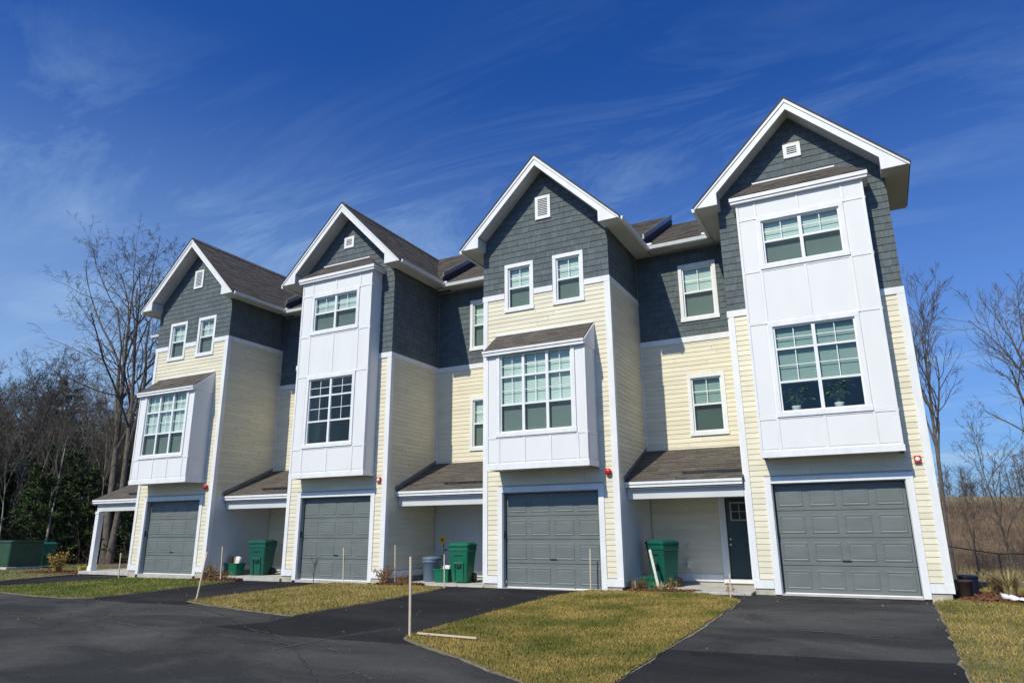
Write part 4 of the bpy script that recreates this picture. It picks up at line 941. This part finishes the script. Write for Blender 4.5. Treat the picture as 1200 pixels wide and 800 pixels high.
# ------------------------------------------------------------------ mulch beds, shrubs
def chips(P, n_, name, m_, label, dz=.04, size=(.02, .06), seed=3):
    rd = random.Random(seed); xs = [p[0] for p in P]; ys = [p[1] for p in P]; b = MB(); k = 0
    while k < n_:
        x, y = rd.uniform(min(xs), max(xs)), rd.uniform(min(ys), max(ys)); k += 1
        if not in_poly(x, y, P): continue
        L, w = rd.uniform(*size), rd.uniform(.008, .02); a = rd.uniform(0, 6.3); z = gz(x, y) + dz + rd.uniform(0, .03)
        c, s_ = math.cos(a), math.sin(a); ti = rd.uniform(-.4, .4) * L; 
        p = lambda u, v, h: (x + c * u - s_ * v, y + s_ * u + c * v, z + h + ti * u / max(L, .01))
        b.hexa([p(-L, -w, 0), p(L, -w, 0), p(L, w, 0), p(-L, w, 0), p(-L, -w, .012), p(L, -w, .012), p(L, w, .012), p(-L, w, .012)], rd.random())
    return tag(b.build(name, m_, None, kind='stuff'), label, 'mulch')
BEDS = [([(3.95, .02), (5.3, .10), (5.6, .42), (4.9, .55), (3.95, .5)], 'reddish bark mulch below the third and fourth house porch'),
        ([(-3.25, -.45), (-2.0, -.35), (-1.9, .02), (-3.2, -.02)], 'bark mulch strip at the corner of the second house'),
        ([(-10.2, -1.0), (-8.5, -.65), (-8.6, -.2), (-10.1, -.35)], 'bark mulch strip at the corner of the leftmost house'),
        ([(10.72, .35), (12.3, .15), (12.8, .8), (12.2, 2.2), (10.75, 2.6)], 'bark mulch around the ornamental grass at the right corner'),
        ([(-20.5, -.6), (-17.1, -.3), (-17.1, .6), (-20.3, .9)], 'bark mulch beside the white porch post')]
for i, (P, lb) in enumerate(BEDS):
    sheet('mulch_bed', jag(P, .2, .03), .036, M['mulch'], kind='structure'); chips(P, 900 if i != 4 else 500, 'bark_mulch', M['mulch'], lb, .036, seed=i)
def leaf_mesh(b, p, d, L, w, rd):
    n = Vector((rd.gauss(0, 1), rd.gauss(0, 1), rd.gauss(0, 1))).normalized(); d = d.normalized(); s_ = d.cross(n).normalized() * w; up_ = d.cross(s_).normalized() * (L * rd.uniform(-.15, .15))
    k = len(b.v); b.v += [tuple(p), tuple(p + d * L * .5 + s_ + up_), tuple(p + d * L), tuple(p + d * L * .5 - s_ + up_)]; b.f.append((k, k + 1, k + 2, k + 3)); b.r.append(rd.random())
def shrub(x, y, h, r, n_stems, n_leaf, lm, label, seed, category='shrub', leafL=.05, name='shrub'):
    rd = random.Random(seed); t = empty(name, (x, y, gz(x, y)), 0, label, category); s_ = MB(); l = MB()
    for k in range(n_stems):
        a = rd.uniform(0, 6.28); q = rd.uniform(.15, 1) * r; T = Vector((math.cos(a) * q, math.sin(a) * q, h * rd.uniform(.6, 1))); B = Vector((math.cos(a) * .04, math.sin(a) * .04, 0)); m_ = B.lerp(T, .5) + Vector((rd.gauss(0, .03), rd.gauss(0, .03), h * .08))
        s_.tube([B, m_, T], [.007, .005, .002], 4, rd.random())
        for _ in range(3):
            p = m_.lerp(T, rd.random()); s_.tube([p, p + Vector((rd.gauss(0, .1) * r * 2, rd.gauss(0, .1) * r * 2, rd.uniform(.03, .15)))], [.003, .001], 3, rd.random())
        for _ in range(n_leaf):
            p = (m_.lerp(T, rd.random()) if rd.random() < .7 else B.lerp(m_, rd.random())) + Vector((rd.gauss(0, .04), rd.gauss(0, .04), rd.gauss(0, .04)))
            p.z = max(p.z, .02); leaf_mesh(l, p, Vector((rd.gauss(0, 1), rd.gauss(0, 1), rd.gauss(.1, .8))), rd.uniform(.6, 1.3) * leafL, leafL * .3, rd)
    s_.build('stems', M['drystem'], t); l.build('foliage', lm, t); return t
shrub(-3.02, -.35, .52, .30, 26, 14, M['dryleaf'], 'brown leaved dry shrub at the corner of the second house', 1)
shrub(-2.45, -.2, .28, .28, 16, 14, M['dryleaf'], 'low clump of dead brown leaves between the dry shrub and the porch', 2)
shrub(-9.95, -.45, .50, .22, 18, 14, M['ochreleaf'], 'brown shrub at the corner of the leftmost house by the leaning stake', 3)
shrub(-9.35, -.52, .32, .40, 20, 14, M['dryleaf'], 'low reddish brown shrub in the mulch left of the green tote', 4)
shrub(-18.7, -.2, .80, .45, 34, 18, M['ochreleaf'], 'bushy ochre leaved shrub in front of the transformer', 5, leafL=.08)
shrub(-18.0, .35, .30, .25, 18, 14, M['yellowleaf'], 'small yellow leaved shrub left of the white porch post', 6, leafL=.06)
shrub(11.45, 1.25, .55, .30, 60, 3, M['evergreen'], 'dark evergreen clump behind the ornamental grass', 7, leafL=.06)
shrub(4.25, .28, .30, .22, 14, 6, M['dryleaf'], 'dry twiggy shrub in the mulch left of the leaning board', 8)
shrub(4.95, .35, .28, .15, 10, 16, M['ochreleaf'], 'small dried leafy plant right of the leaning board', 9)
shrub(12.2, 1.35, .5, .35, 16, 12, M['dryleaf'], 'brown leaved bush right of the ornamental grass', 10, leafL=.06)
shrub(6.30, .35, .16, .10, 6, 8, M['dryleaf'], 'tiny dead plant on the step of the dark entry door', 12, 'plant', .04)
# ornamental grass
def tuft(x, y, h, n_, label, seed, m_=None, spread=.35):
    rd = random.Random(seed); b = MB()
    for k in range(n_):
        a = rd.uniform(0, 6.28); q = rd.random() ** .5; L = h * rd.uniform(.6, 1.05); B = Vector((math.cos(a) * .06, math.sin(a) * .06, 0)); D = Vector((math.cos(a), math.sin(a), 0)) * spread * q
        P = [B, B + D * .3 + Vector((0, 0, L * .5)), B + D + Vector((0, 0, L * (1 - .25 * q)))]
        w = Vector((-math.sin(a), math.cos(a), 0)) * .006; k0 = len(b.v)
        b.v += [tuple(P[0] - w), tuple(P[0] + w), tuple(P[1] + w), tuple(P[1] - w), tuple(P[2])]; b.f += [(k0, k0 + 1, k0 + 2, k0 + 3), (k0 + 3, k0 + 2, k0 + 4)]; r_ = rd.random(); b.r += [r_, r_]
    o = b.build('ornamental_grass', m_ or M['straw'], None); o.location = (x, y, gz(x, y)); return tag(o, label, 'grass clump')
tuft(11.62, 1.0, .75, 260, 'tall straw coloured ornamental grass at the right corner of the house', 1)
tuft(4.08, .25, .42, 90, 'thin dry grass clump at the corner of the third house', 2)
tuft(4.72, .22, .30, 60, 'short dry grass clump in front of the green tote', 3)
# sapling in front of the second garage
def sapling(x, y, h, label, seed):
    rd = random.Random(seed); t = empty('sapling', (x, y, gz(x, y)), 0, label, 'sapling'); b = MB(); s2 = MB()
    T = Vector((.02, 0, h * .55)); b.tube([Vector((0, 0, -.03)), Vector((.0, .01, h * .3)), T], [.012, .010, .008], 6); b.build('trunk', M['bark'], t)
    for k in range(11):
        z0 = h * rd.uniform(.22, .58); a = rd.uniform(0, 6.28); L = rd.uniform(.2, .42); p = Vector((.01, 0, z0)); q = p + Vector((math.cos(a) * L * .35, math.sin(a) * L * .35, L * .6)); e = q + Vector((math.cos(a) * L * .12, math.sin(a) * L * .12, L * .5))
        s2.tube([p, q, e], [.006, .004, .0015], 4)
        for _ in range(2): c_ = p.lerp(q, rd.random()); s2.tube([c_, c_ + Vector((rd.gauss(0, .07), rd.gauss(0, .07), rd.uniform(.08, .2)))], [.003, .001], 3)
    s2.build('branches', M['twig'], t)
sapling(-4.38, -1.66, 1.05, 'small bare sapling on the lawn in front of the second garage door', 2)
# houseplants inside the nearest bay window
def houseplant(x, y, z, h, seed, label, n_=26):
    rd = random.Random(seed); t = empty('houseplant', (x, y, z), 0, label, 'houseplant')
    MB().lathe([(.07, 0), (.10, .16), (.105, .18), (.085, .18), (.0, .16)], 14).build('pot', M['white'], t, True)
    l = MB(); s_ = MB()
    for k in range(n_):
        a = rd.uniform(0, 6.28); q = rd.random() * .3; T = Vector((math.cos(a) * q, math.sin(a) * q * .5, .2 + h * rd.uniform(.3, 1))); s_.tube([Vector((0, 0, .15)), T], [.005, .003], 4)
        d = Vector((math.cos(a), math.sin(a) - .6, -.3 + rd.random() * .4)).normalized(); n_v = d.orthogonal().normalized(); L, w = rd.uniform(.14, .24), rd.uniform(.04, .06)
        sd_ = d.cross(Vector((0, 0, 1))).normalized() * w
        k0 = len(l.v); l.v += [tuple(T), tuple(T + d * L * .3 + sd_), tuple(T + d * L * .7 + sd_ * .8), tuple(T + d * L - Vector((0, 0, .04))), tuple(T + d * L * .7 - sd_ * .8), tuple(T + d * L * .3 - sd_)]; l.f.append(tuple(range(k0, k0 + 6))); l.r.append(0.)
    s_.build('stems', M['stem'], t); l.build('foliage', M['leafgreen'], t)
MB().box(UNITS[3]['X'] + .95, UNITS[3]['X'] + 2.9, .569 - .36, .569 - .12, 3.88, 3.95).build('window_shelf', M['wallin'], ROOTS[3]).matrix_parent_inverse = Matrix.Translation((-UNITS[3]['X'], -.569, 0))
houseplant(6.767 + 2.25, .569 - .26, 3.95, .62, 1, 'leafy green houseplant behind the right lower pane of the nearest bay', 30)
houseplant(6.767 + 1.35, .569 - .25, 3.95, .42, 2, 'smaller houseplant behind the left lower pane of the nearest bay', 20)

rd = random.Random(77); b = MB()
for k in range(520):
    x, y = (rd.uniform(-16, 12), -rd.random() ** 1.6 * 9.0 - .1) if k % 3 else (rd.uniform(2.6, 6.6), rd.uniform(-8, .2))
    if k % 4 == 0: x = rd.choice((2.62, 6.65, -.9, -5.3, 10.2)) + rd.gauss(0, .08)
    leaf_mesh(b, Vector((x, y, gz(x, y) + .045 + rd.random() * .03)), Vector((rd.gauss(0, 1), rd.gauss(0, 1), rd.gauss(0, .25))), rd.uniform(.025, .06), rd.uniform(.008, .018), rd)
tag(b.build('fallen_leaves', M['dryleaf'], None, kind='stuff'), 'scattered dry brown leaves on the lawns and driveways', 'leaves')
# ------------------------------------------------------------------ trees
def grow(seed, h, r0, fork=.3, spread=.55, levels=5, crown=.35, up=.25, nmain=7, twin=False, nchild=(4, 6), droop=0., curve=.12):
    """returns (trunk MB, branches MB) of a bare tree"""
    rd = random.Random(seed); T, Bm = MB(), MB()
    def limb(mb, p, d, L, r, lvl):
        n = 5 if lvl <= 1 else (4 if lvl == 2 else 2 if lvl < levels else 2); pts = [p.copy()]; rad = [r]; q = p.copy(); dd = d.normalized()
        for k in range(n):
            dd = (dd + Vector((rd.gauss(0, curve), rd.gauss(0, curve), rd.gauss(0, curve * .7) + up * .18 - droop * .1))).normalized(); q = q + dd * (L / n); pts.append(q.copy()); rad.append(r * (1 - (k + 1) / n * (.62 if lvl < levels else .8)))
        mb.tube(pts, [max(v_, .0065) for v_ in rad], {0: 9, 1: 6, 2: 5}.get(lvl, 3), cap=False)
        if lvl >= levels: return
        nc = rd.randint(*nchild) + (2 if lvl == 1 else 0)
        for k in range(nc):
            f = .25 + .75 * (k + rd.random()) / nc; i_ = min(int(f * n), n - 1); c = pts[i_].lerp(pts[i_ + 1], f * n - i_); rr = r * (1 - f * .62) * rd.uniform(.46, .7)
            base = (pts[i_ + 1] - pts[i_]).normalized(); o = base.orthogonal().normalized(); o = Matrix.Rotation(rd.uniform(0, 6.28), 3, base) @ o
            ang = rd.uniform(.45, .95) * spread * 1.6
            limb(Bm, c, base * math.cos(ang) + o * math.sin(ang), L * rd.uniform(.38, .62) * (1.1 - .4 * f), rr, lvl + 1)
    stems = [(Vector((0, 0, -.3)), Vector((0, 0, 1)), h, r0)] if not twin else [(Vector((-.12, 0, -.3)), Vector((-.035, 0, 1)), h * .97, r0 * .9), (Vector((.22, .05, -.3)), Vector((.03, .02, 1)), h * .9, r0 * .75)]
    for P, D, H_, R0 in stems:
        n = 12; pts = [P.copy()]; rad = [R0 * 1.25]; q = P.copy(); d = D.normalized()
        for k in range(n):
            d = (d + Vector((rd.gauss(0, .035), rd.gauss(0, .035), 0))).normalized(); d.z = max(d.z, .9); q = q + d * (H_ * .82 / n); pts.append(q.copy()); rad.append(R0 * (1 - .86 * ((k + 1) / n) ** 1.15))
        T.tube(pts, rad, 10, cap=False)
        for k in range(nmain):
            f = crown + (1 - crown) * (k + rd.random() * .8) / nmain; i_ = min(int(f * n), n - 1); c = pts[i_].lerp(pts[i_ + 1], f * n - i_); rr = rad[i_] * rd.uniform(.55, .8)
            a = k * 2.4 + rd.uniform(-.5, .5); ang = rd.uniform(.5, .9) * spread * (1.35 - .5 * f)
            limb(Bm, c, Vector((math.cos(a) * math.sin(ang), math.sin(a) * math.sin(ang), math.cos(ang))), H_ * rd.uniform(.26, .42) * (1.25 - .55 * f), rr, 1)
        limb(Bm, pts[-1], d, H_ * .16, rad[-1], 2)
    return T, Bm
def tree(name, loc, label, g, bark, twig, group=None, rz=0, scale=1.):
    t = empty(name, loc, rz, label, 'tree', group); t.scale = (scale,) * 3
    g[0].build('trunk', bark, t, True); g[1].build('crown', twig, t); return t
def pine(seed, h, r0, bare=.35, width=2.6, dens=1.):
    rd = random.Random(seed); T, Bm = MB(), MB(); n = 10; pts = [Vector((rd.gauss(0, .03) * k, rd.gauss(0, .03) * k, -.3 + h * k / n)) for k in range(n + 1)]
    T.tube(pts, [r0 * (1.05 - k / n) + .01 for k in range(n + 1)], 8, cap=False); z = h * bare
    while z < h * .98:
        f = (z / h - bare) / (1 - bare); wd = width * (1 - f) ** .75 * (.35 + .65 * min(1, f * 4 + .3)) + .25
        for k in range(rd.randint(4, 6)):
            a = rd.uniform(0, 6.28); L = wd * rd.uniform(.55, 1.15); i_ = min(int(z / h * n), n - 1); c = pts[i_].lerp(pts[i_ + 1], z / h * n - i_)
            e = c + Vector((math.cos(a) * L, math.sin(a) * L, L * rd.uniform(-.05, .32))); mid = c.lerp(e, .5) - Vector((0, 0, L * .06)); T.tube([c, mid, e], [.03 * (1 - f) + .012, .015, .006], 3, cap=False)
            for _ in range(int(L * 7 * dens) + 2):
                u = rd.uniform(.3, 1.05); p = c.lerp(e, u) + Vector((rd.gauss(0, .13 * L * .6), rd.gauss(0, .13 * L * .6), rd.gauss(.05, .09)))
                rr = rd.random()
                for _ in range(7):
                    d = Vector((rd.gauss(math.cos(a) * .5, .8), rd.gauss(math.sin(a) * .5, .8), rd.gauss(.35, .5))).normalized(); s_ = d.orthogonal().normalized() * .035; s_ = Matrix.Rotation(rd.uniform(0, 6.28), 3, d) @ s_; k0 = len(Bm.v); ln = rd.uniform(.18, .34)
                    Bm.v += [tuple(p - s_), tuple(p + s_), tuple(p + d * ln)]; Bm.f.append((k0, k0 + 1, k0 + 2)); Bm.r.append(rr)
        z += rd.uniform(.35, .6) * h / 12
    return T, Bm
G = lambda x, y, dz=0: (x, y, gz(x, y) + dz)
# hero tree beside the left house
tree('bare_tree', G(-26.3, 6.6), 'tallest bare tree, twin trunked, standing just left of the leftmost house', grow(21, 20.0, .24, spread=.72, levels=5, crown=.36, nmain=10, twin=True, nchild=(3, 4)), M['bark'], M['twig']).rotation_euler = (.0, -.11, .0)
# right hand trees
tree('bare_tree', G(12.15, 22.5), 'slender pale bare tree just right of the nearest house', grow(34, 14.6, .13, spread=.36, levels=4, crown=.42, nmain=10, nchild=(4, 5)), M['bark'], M['twig'])
t = tree('bare_tree', G(17.4, 23.5), 'dark bare tree leaning in from the right edge of the picture', grow(33, 14.0, .19, spread=.5, levels=4, crown=.28, nmain=11, nchild=(4, 6)), M['barkdark'], M['twig'])
t.rotation_euler = (0, .02, 0)
tree('bare_tree', G(15.6, 31.5), 'thin twiggy young tree between the two bare trees on the right', grow(35, 8.6, .07, spread=.6, levels=4, crown=.25, nmain=9, nchild=(3, 5)), M['twig'], M['twig'])
for k, (x, y, s_, lb) in enumerate([(13.6, 27.5, .55, 'small twiggy tree behind the fence post on the right'), (17.4, 33, .8, 'brushy small tree on the bank at the right picture edge')]):
    tree('bare_tree', G(x, y), lb, grow(40 + k, 9, .06, spread=.6, levels=4, crown=.15, nmain=8, nchild=(3, 5)), M['twig'], M['twig'], scale=s_)
# the woods on the left: a few kinds, copied and turned
WG = 'trees of the woods left of the townhouses'
protos = []
for k, (sd_, h, r, sp, cr) in enumerate([(51, 14, .17, .55, .30), (52, 12.5, .14, .6, .35), (53, 15.5, .19, .5, .42), (54, 11, .11, .5, .45)]):
    protos.append(tree('bare_tree', G(-41 - 4 * k, 9 + 3 * k), 'dark bare tree standing in the woods left of the townhouses', grow(sd_, h, r, spread=sp + .12, levels=5, crown=cr, nmain=9, nchild=(3, 5)), M['barkdark'], M['twig'], WG))
pines = []
for k, (sd_, h, r, br, w) in enumerate([(61, 13, .17, .30, 2.7), (62, 10.5, .14, .18, 2.4), (63, 6.0, .08, .04, 1.7)]):
    pines.append(tree('pine_tree', G(-44 - 3 * k, 22 + 3 * k), ['tall pine tree with dark needles in the woods on the left', 'middle sized pine tree with dark needles in the woods on the left', 'young pine tree with needles to the ground at the edge of the woods'][k], pine(sd_, h, r, br, w), M['barkdark'], M['needles'], WG if k < 0 else ['tall pines in the woods', 'middle sized pines in the woods', 'young pines at the wood edge'][k]))
birch = tree('birch_tree', G(-30.6, 4.8), 'thin pale barked birch leaning at the edge of the woods on the left', grow(71, 8.5, .055, spread=.4, levels=3, crown=.5, nmain=7, nchild=(3, 4)), M['birch'], M['twig'], 'thin pale birches at the wood edge')
rd = random.Random(9)
cam2 = Vector((9.546, -16.601))
def pol(px_like, t):      # ground point by bearing (radians west of north) and distance
    return cam2.x - math.sin(px_like) * t, cam2.y + math.cos(px_like) * t
placed = [(-33, 6), (-36, 8), (-39, 10), (-42, 12), (-31, 11), (-33, 14), (-35, 17), (-26.3, 6.6)]
def spot(b0, b1, t0, t1, gap):
    for _ in range(60):
        x, y = pol(rd.uniform(b0, b1), rd.uniform(t0, t1))
        if all((x - a) ** 2 + (y - b) ** 2 > gap * gap for a, b in placed): placed.append((x, y)); return x, y
    return x, y
for k in range(76):
    x, y = spot(.86, 1.30, 44, 80, 1.5); copy_tree(protos[k % 4], G(x, y), rd.uniform(0, 6.28), rd.uniform(.72, .98) * (.6 + .4 * math.hypot(x - 9.5, y + 16.6) / 60))
for k in range(40):
    x, y = spot(.86, 1.28, 56, 80, 1.8); copy_tree(pines[k % 2], G(x, y), rd.uniform(0, 6.28), rd.uniform(.75, 1.08))
for k in range(44):
    x, y = spot(.86, 1.28, 43, 66, 1.2); copy_tree(pines[2], G(x, y), rd.uniform(0, 6.28), rd.uniform(.55, 1.25))
for k in range(8):
    x, y = spot(.94, 1.12, 42.5, 47, 1.0); c = copy_tree(birch, G(x, y), rd.uniform(0, 6.28), rd.uniform(.7, 1.1)); c.rotation_euler = (rd.uniform(-.14, .14), rd.uniform(-.14, .14), rd.uniform(0, 6.28))
# distant wood behind everything: one mass of trunks and twigs
def far_wood(name, pts_, hmin, hmax, m_, label, seed, n_tw=26):
    rd = random.Random(seed); b = MB()
    for x, y in pts_:
        z = gz(x, y); h = rd.uniform(hmin, hmax); r = rd.random(); top = Vector((x + rd.gauss(0, .5), y, z + h)); b.tube([Vector((x, y, z - .3)), top], [.13, .03], 3, r, cap=False)
        for _ in range(n_tw):
            f = rd.uniform(.25, 1); p = Vector((x, y, z)).lerp(top, f); a = rd.uniform(0, 6.28); L = h * .22 * (1.3 - f) * rd.uniform(.5, 1.3); e = p + Vector((math.cos(a) * L, math.sin(a) * L, L * rd.uniform(.4, 1.4))); b.tube([p, e], [.035, .012], 3, r, cap=False)
            for _ in range(3): c = p.lerp(e, rd.uniform(.3, 1)); b.tube([c, c + Vector((rd.gauss(0, .4), rd.gauss(0, .4), rd.uniform(.2, .9)))], [.016, .008], 3, r, cap=False)
    return tag(b.build(name, m_, None, kind='stuff'), label, 'woods')
rd = random.Random(17)
far_wood('distant_woods', [pol(rd.uniform(.8, 1.35), rd.uniform(82, 125)) for _ in range(230)], 7, 13, M['hazewood'], 'distant bare woods seen between the trees on the left', 5)
far_wood('hilltop_trees', [(rd.uniform(-30, 60), rd.uniform(92, 130)) for _ in range(150)], 4, 8.5, M['hazewood'], 'line of small bare trees on the horizon behind the bank on the right', 6, 22)
# undergrowth
def brush(name, n_, area, h, m_, label, seed, w=.02, cat='brush'):
    rd = random.Random(seed); b = MB()
    for _ in range(n_):
        x, y = area(rd); z = gz(x, y); L = rd.uniform(*h); a = rd.uniform(0, 6.28); r = rd.random(); e = Vector((x + rd.gauss(0, .3) * L, y + rd.gauss(0, .3) * L, z + L)); p = Vector((x, y, z - .05)); b.tube([p, p.lerp(e, .5) + Vector((rd.gauss(0, .05), 0, 0)), e], [w, w * .7, w * .2], 3, r, cap=False)
        for _ in range(3): c = p.lerp(e, rd.uniform(.3, .95)); b.tube([c, c + Vector((rd.gauss(0, .25), rd.gauss(0, .25), rd.uniform(.1, .45))) * L * .6], [w * .5, w * .2], 3, r, cap=False)
    return tag(b.build(name, m_, None, kind='stuff'), label, cat)
brush('undergrowth', 2600, lambda r: pol(r.uniform(.84, 1.3), r.uniform(41.5, 66)), (.4, 2.0), M['brush'], 'tangled bare undergrowth below the trees of the left woods', 3, .012)
brush('bank_brush', 9000, lambda r: (r.uniform(9, 30), 27 + 23 * r.random() ** .8), (.2, 1.0), M['brush'], 'dry brown brush covering the bank behind the fence', 4, .013)
def dry_grass(name, n_, area, h, m_, label, seed, w=.02):
    rd = random.Random(seed); b = MB()
    for _ in range(n_):
        x, y = area(rd); z = gz(x, y); hh = rd.uniform(*h); a = rd.uniform(0, 3.14); k = len(b.v)
        b.v += [(x - math.cos(a) * w, y - math.sin(a) * w, z - .02), (x + math.cos(a) * w, y + math.sin(a) * w, z - .02), (x + rd.gauss(0, .3) * hh, y + rd.gauss(0, .3) * hh, z + hh)]; b.f.append((k, k + 1, k + 2)); b.r.append(rd.random())
    return tag(b.build(name, m_, None, kind='stuff'), label, 'dry grass')
dry_grass('dry_grass', 30000, lambda r: (r.uniform(9, 40), r.uniform(49, 64)), (.2, .5), mat('bleached_grass', (.30, .25, .16), .95, .25, 1, rnd=.3), 'pale dry grass along the top of the bank', 6, .03)
dry_grass('dry_grass', 7000, lambda r: (r.uniform(10.8, 28), r.uniform(19, 34)), (.15, .4), M['straw'], 'pale dry grass around and behind the chain link fence', 7, .015)
# ------------------------------------------------------------------ chain link fence on the right
FY = lambda x: 20.0 + (x - 10) * .33
t = empty('chain_link_fence', (9.2, FY(9.2), gz(9.2, FY(9.2))), 0, 'black chain link fence behind the lawn right of the nearest house', 'fence')
t.location = (0, 0, 0)
xsF = [9.2, 11.5, 13.85, 16.2, 18.5, 20.9, 23.2, 25.5]; H = 1.22
zf = lambda x: gz(x, FY(x))
for x in xsF: MB().tube([Vector((x, FY(x), zf(x) - .2)), Vector((x, FY(x), zf(x) + H + .03))], [.034, .034], 8).build('post', M['black'], t)
for a, c in zip(xsF, xsF[1:]): MB().tube([Vector((a, FY(a), zf(a) + H)), Vector((c, FY(c), zf(c) + H))], [.026, .026], 6).build('rail', M['black'], t)
b = MB(); s_ = .075; x = xsF[0]
while x < xsF[-1]:
    for sg_ in (-1, 1):
        x2 = x + sg_ * H * .95
        p, q = Vector((x, FY(x) - .03, zf(x) + .02)), Vector((x2, FY(x2) - .03, zf(x2) + H - .02))
        if xsF[0] <= x2 <= xsF[-1]: b.tube([p, q], [.0035, .0035], 3, cap=False)
    x += s_
b.build('wire_mesh', M['black'], t, kind='stuff')
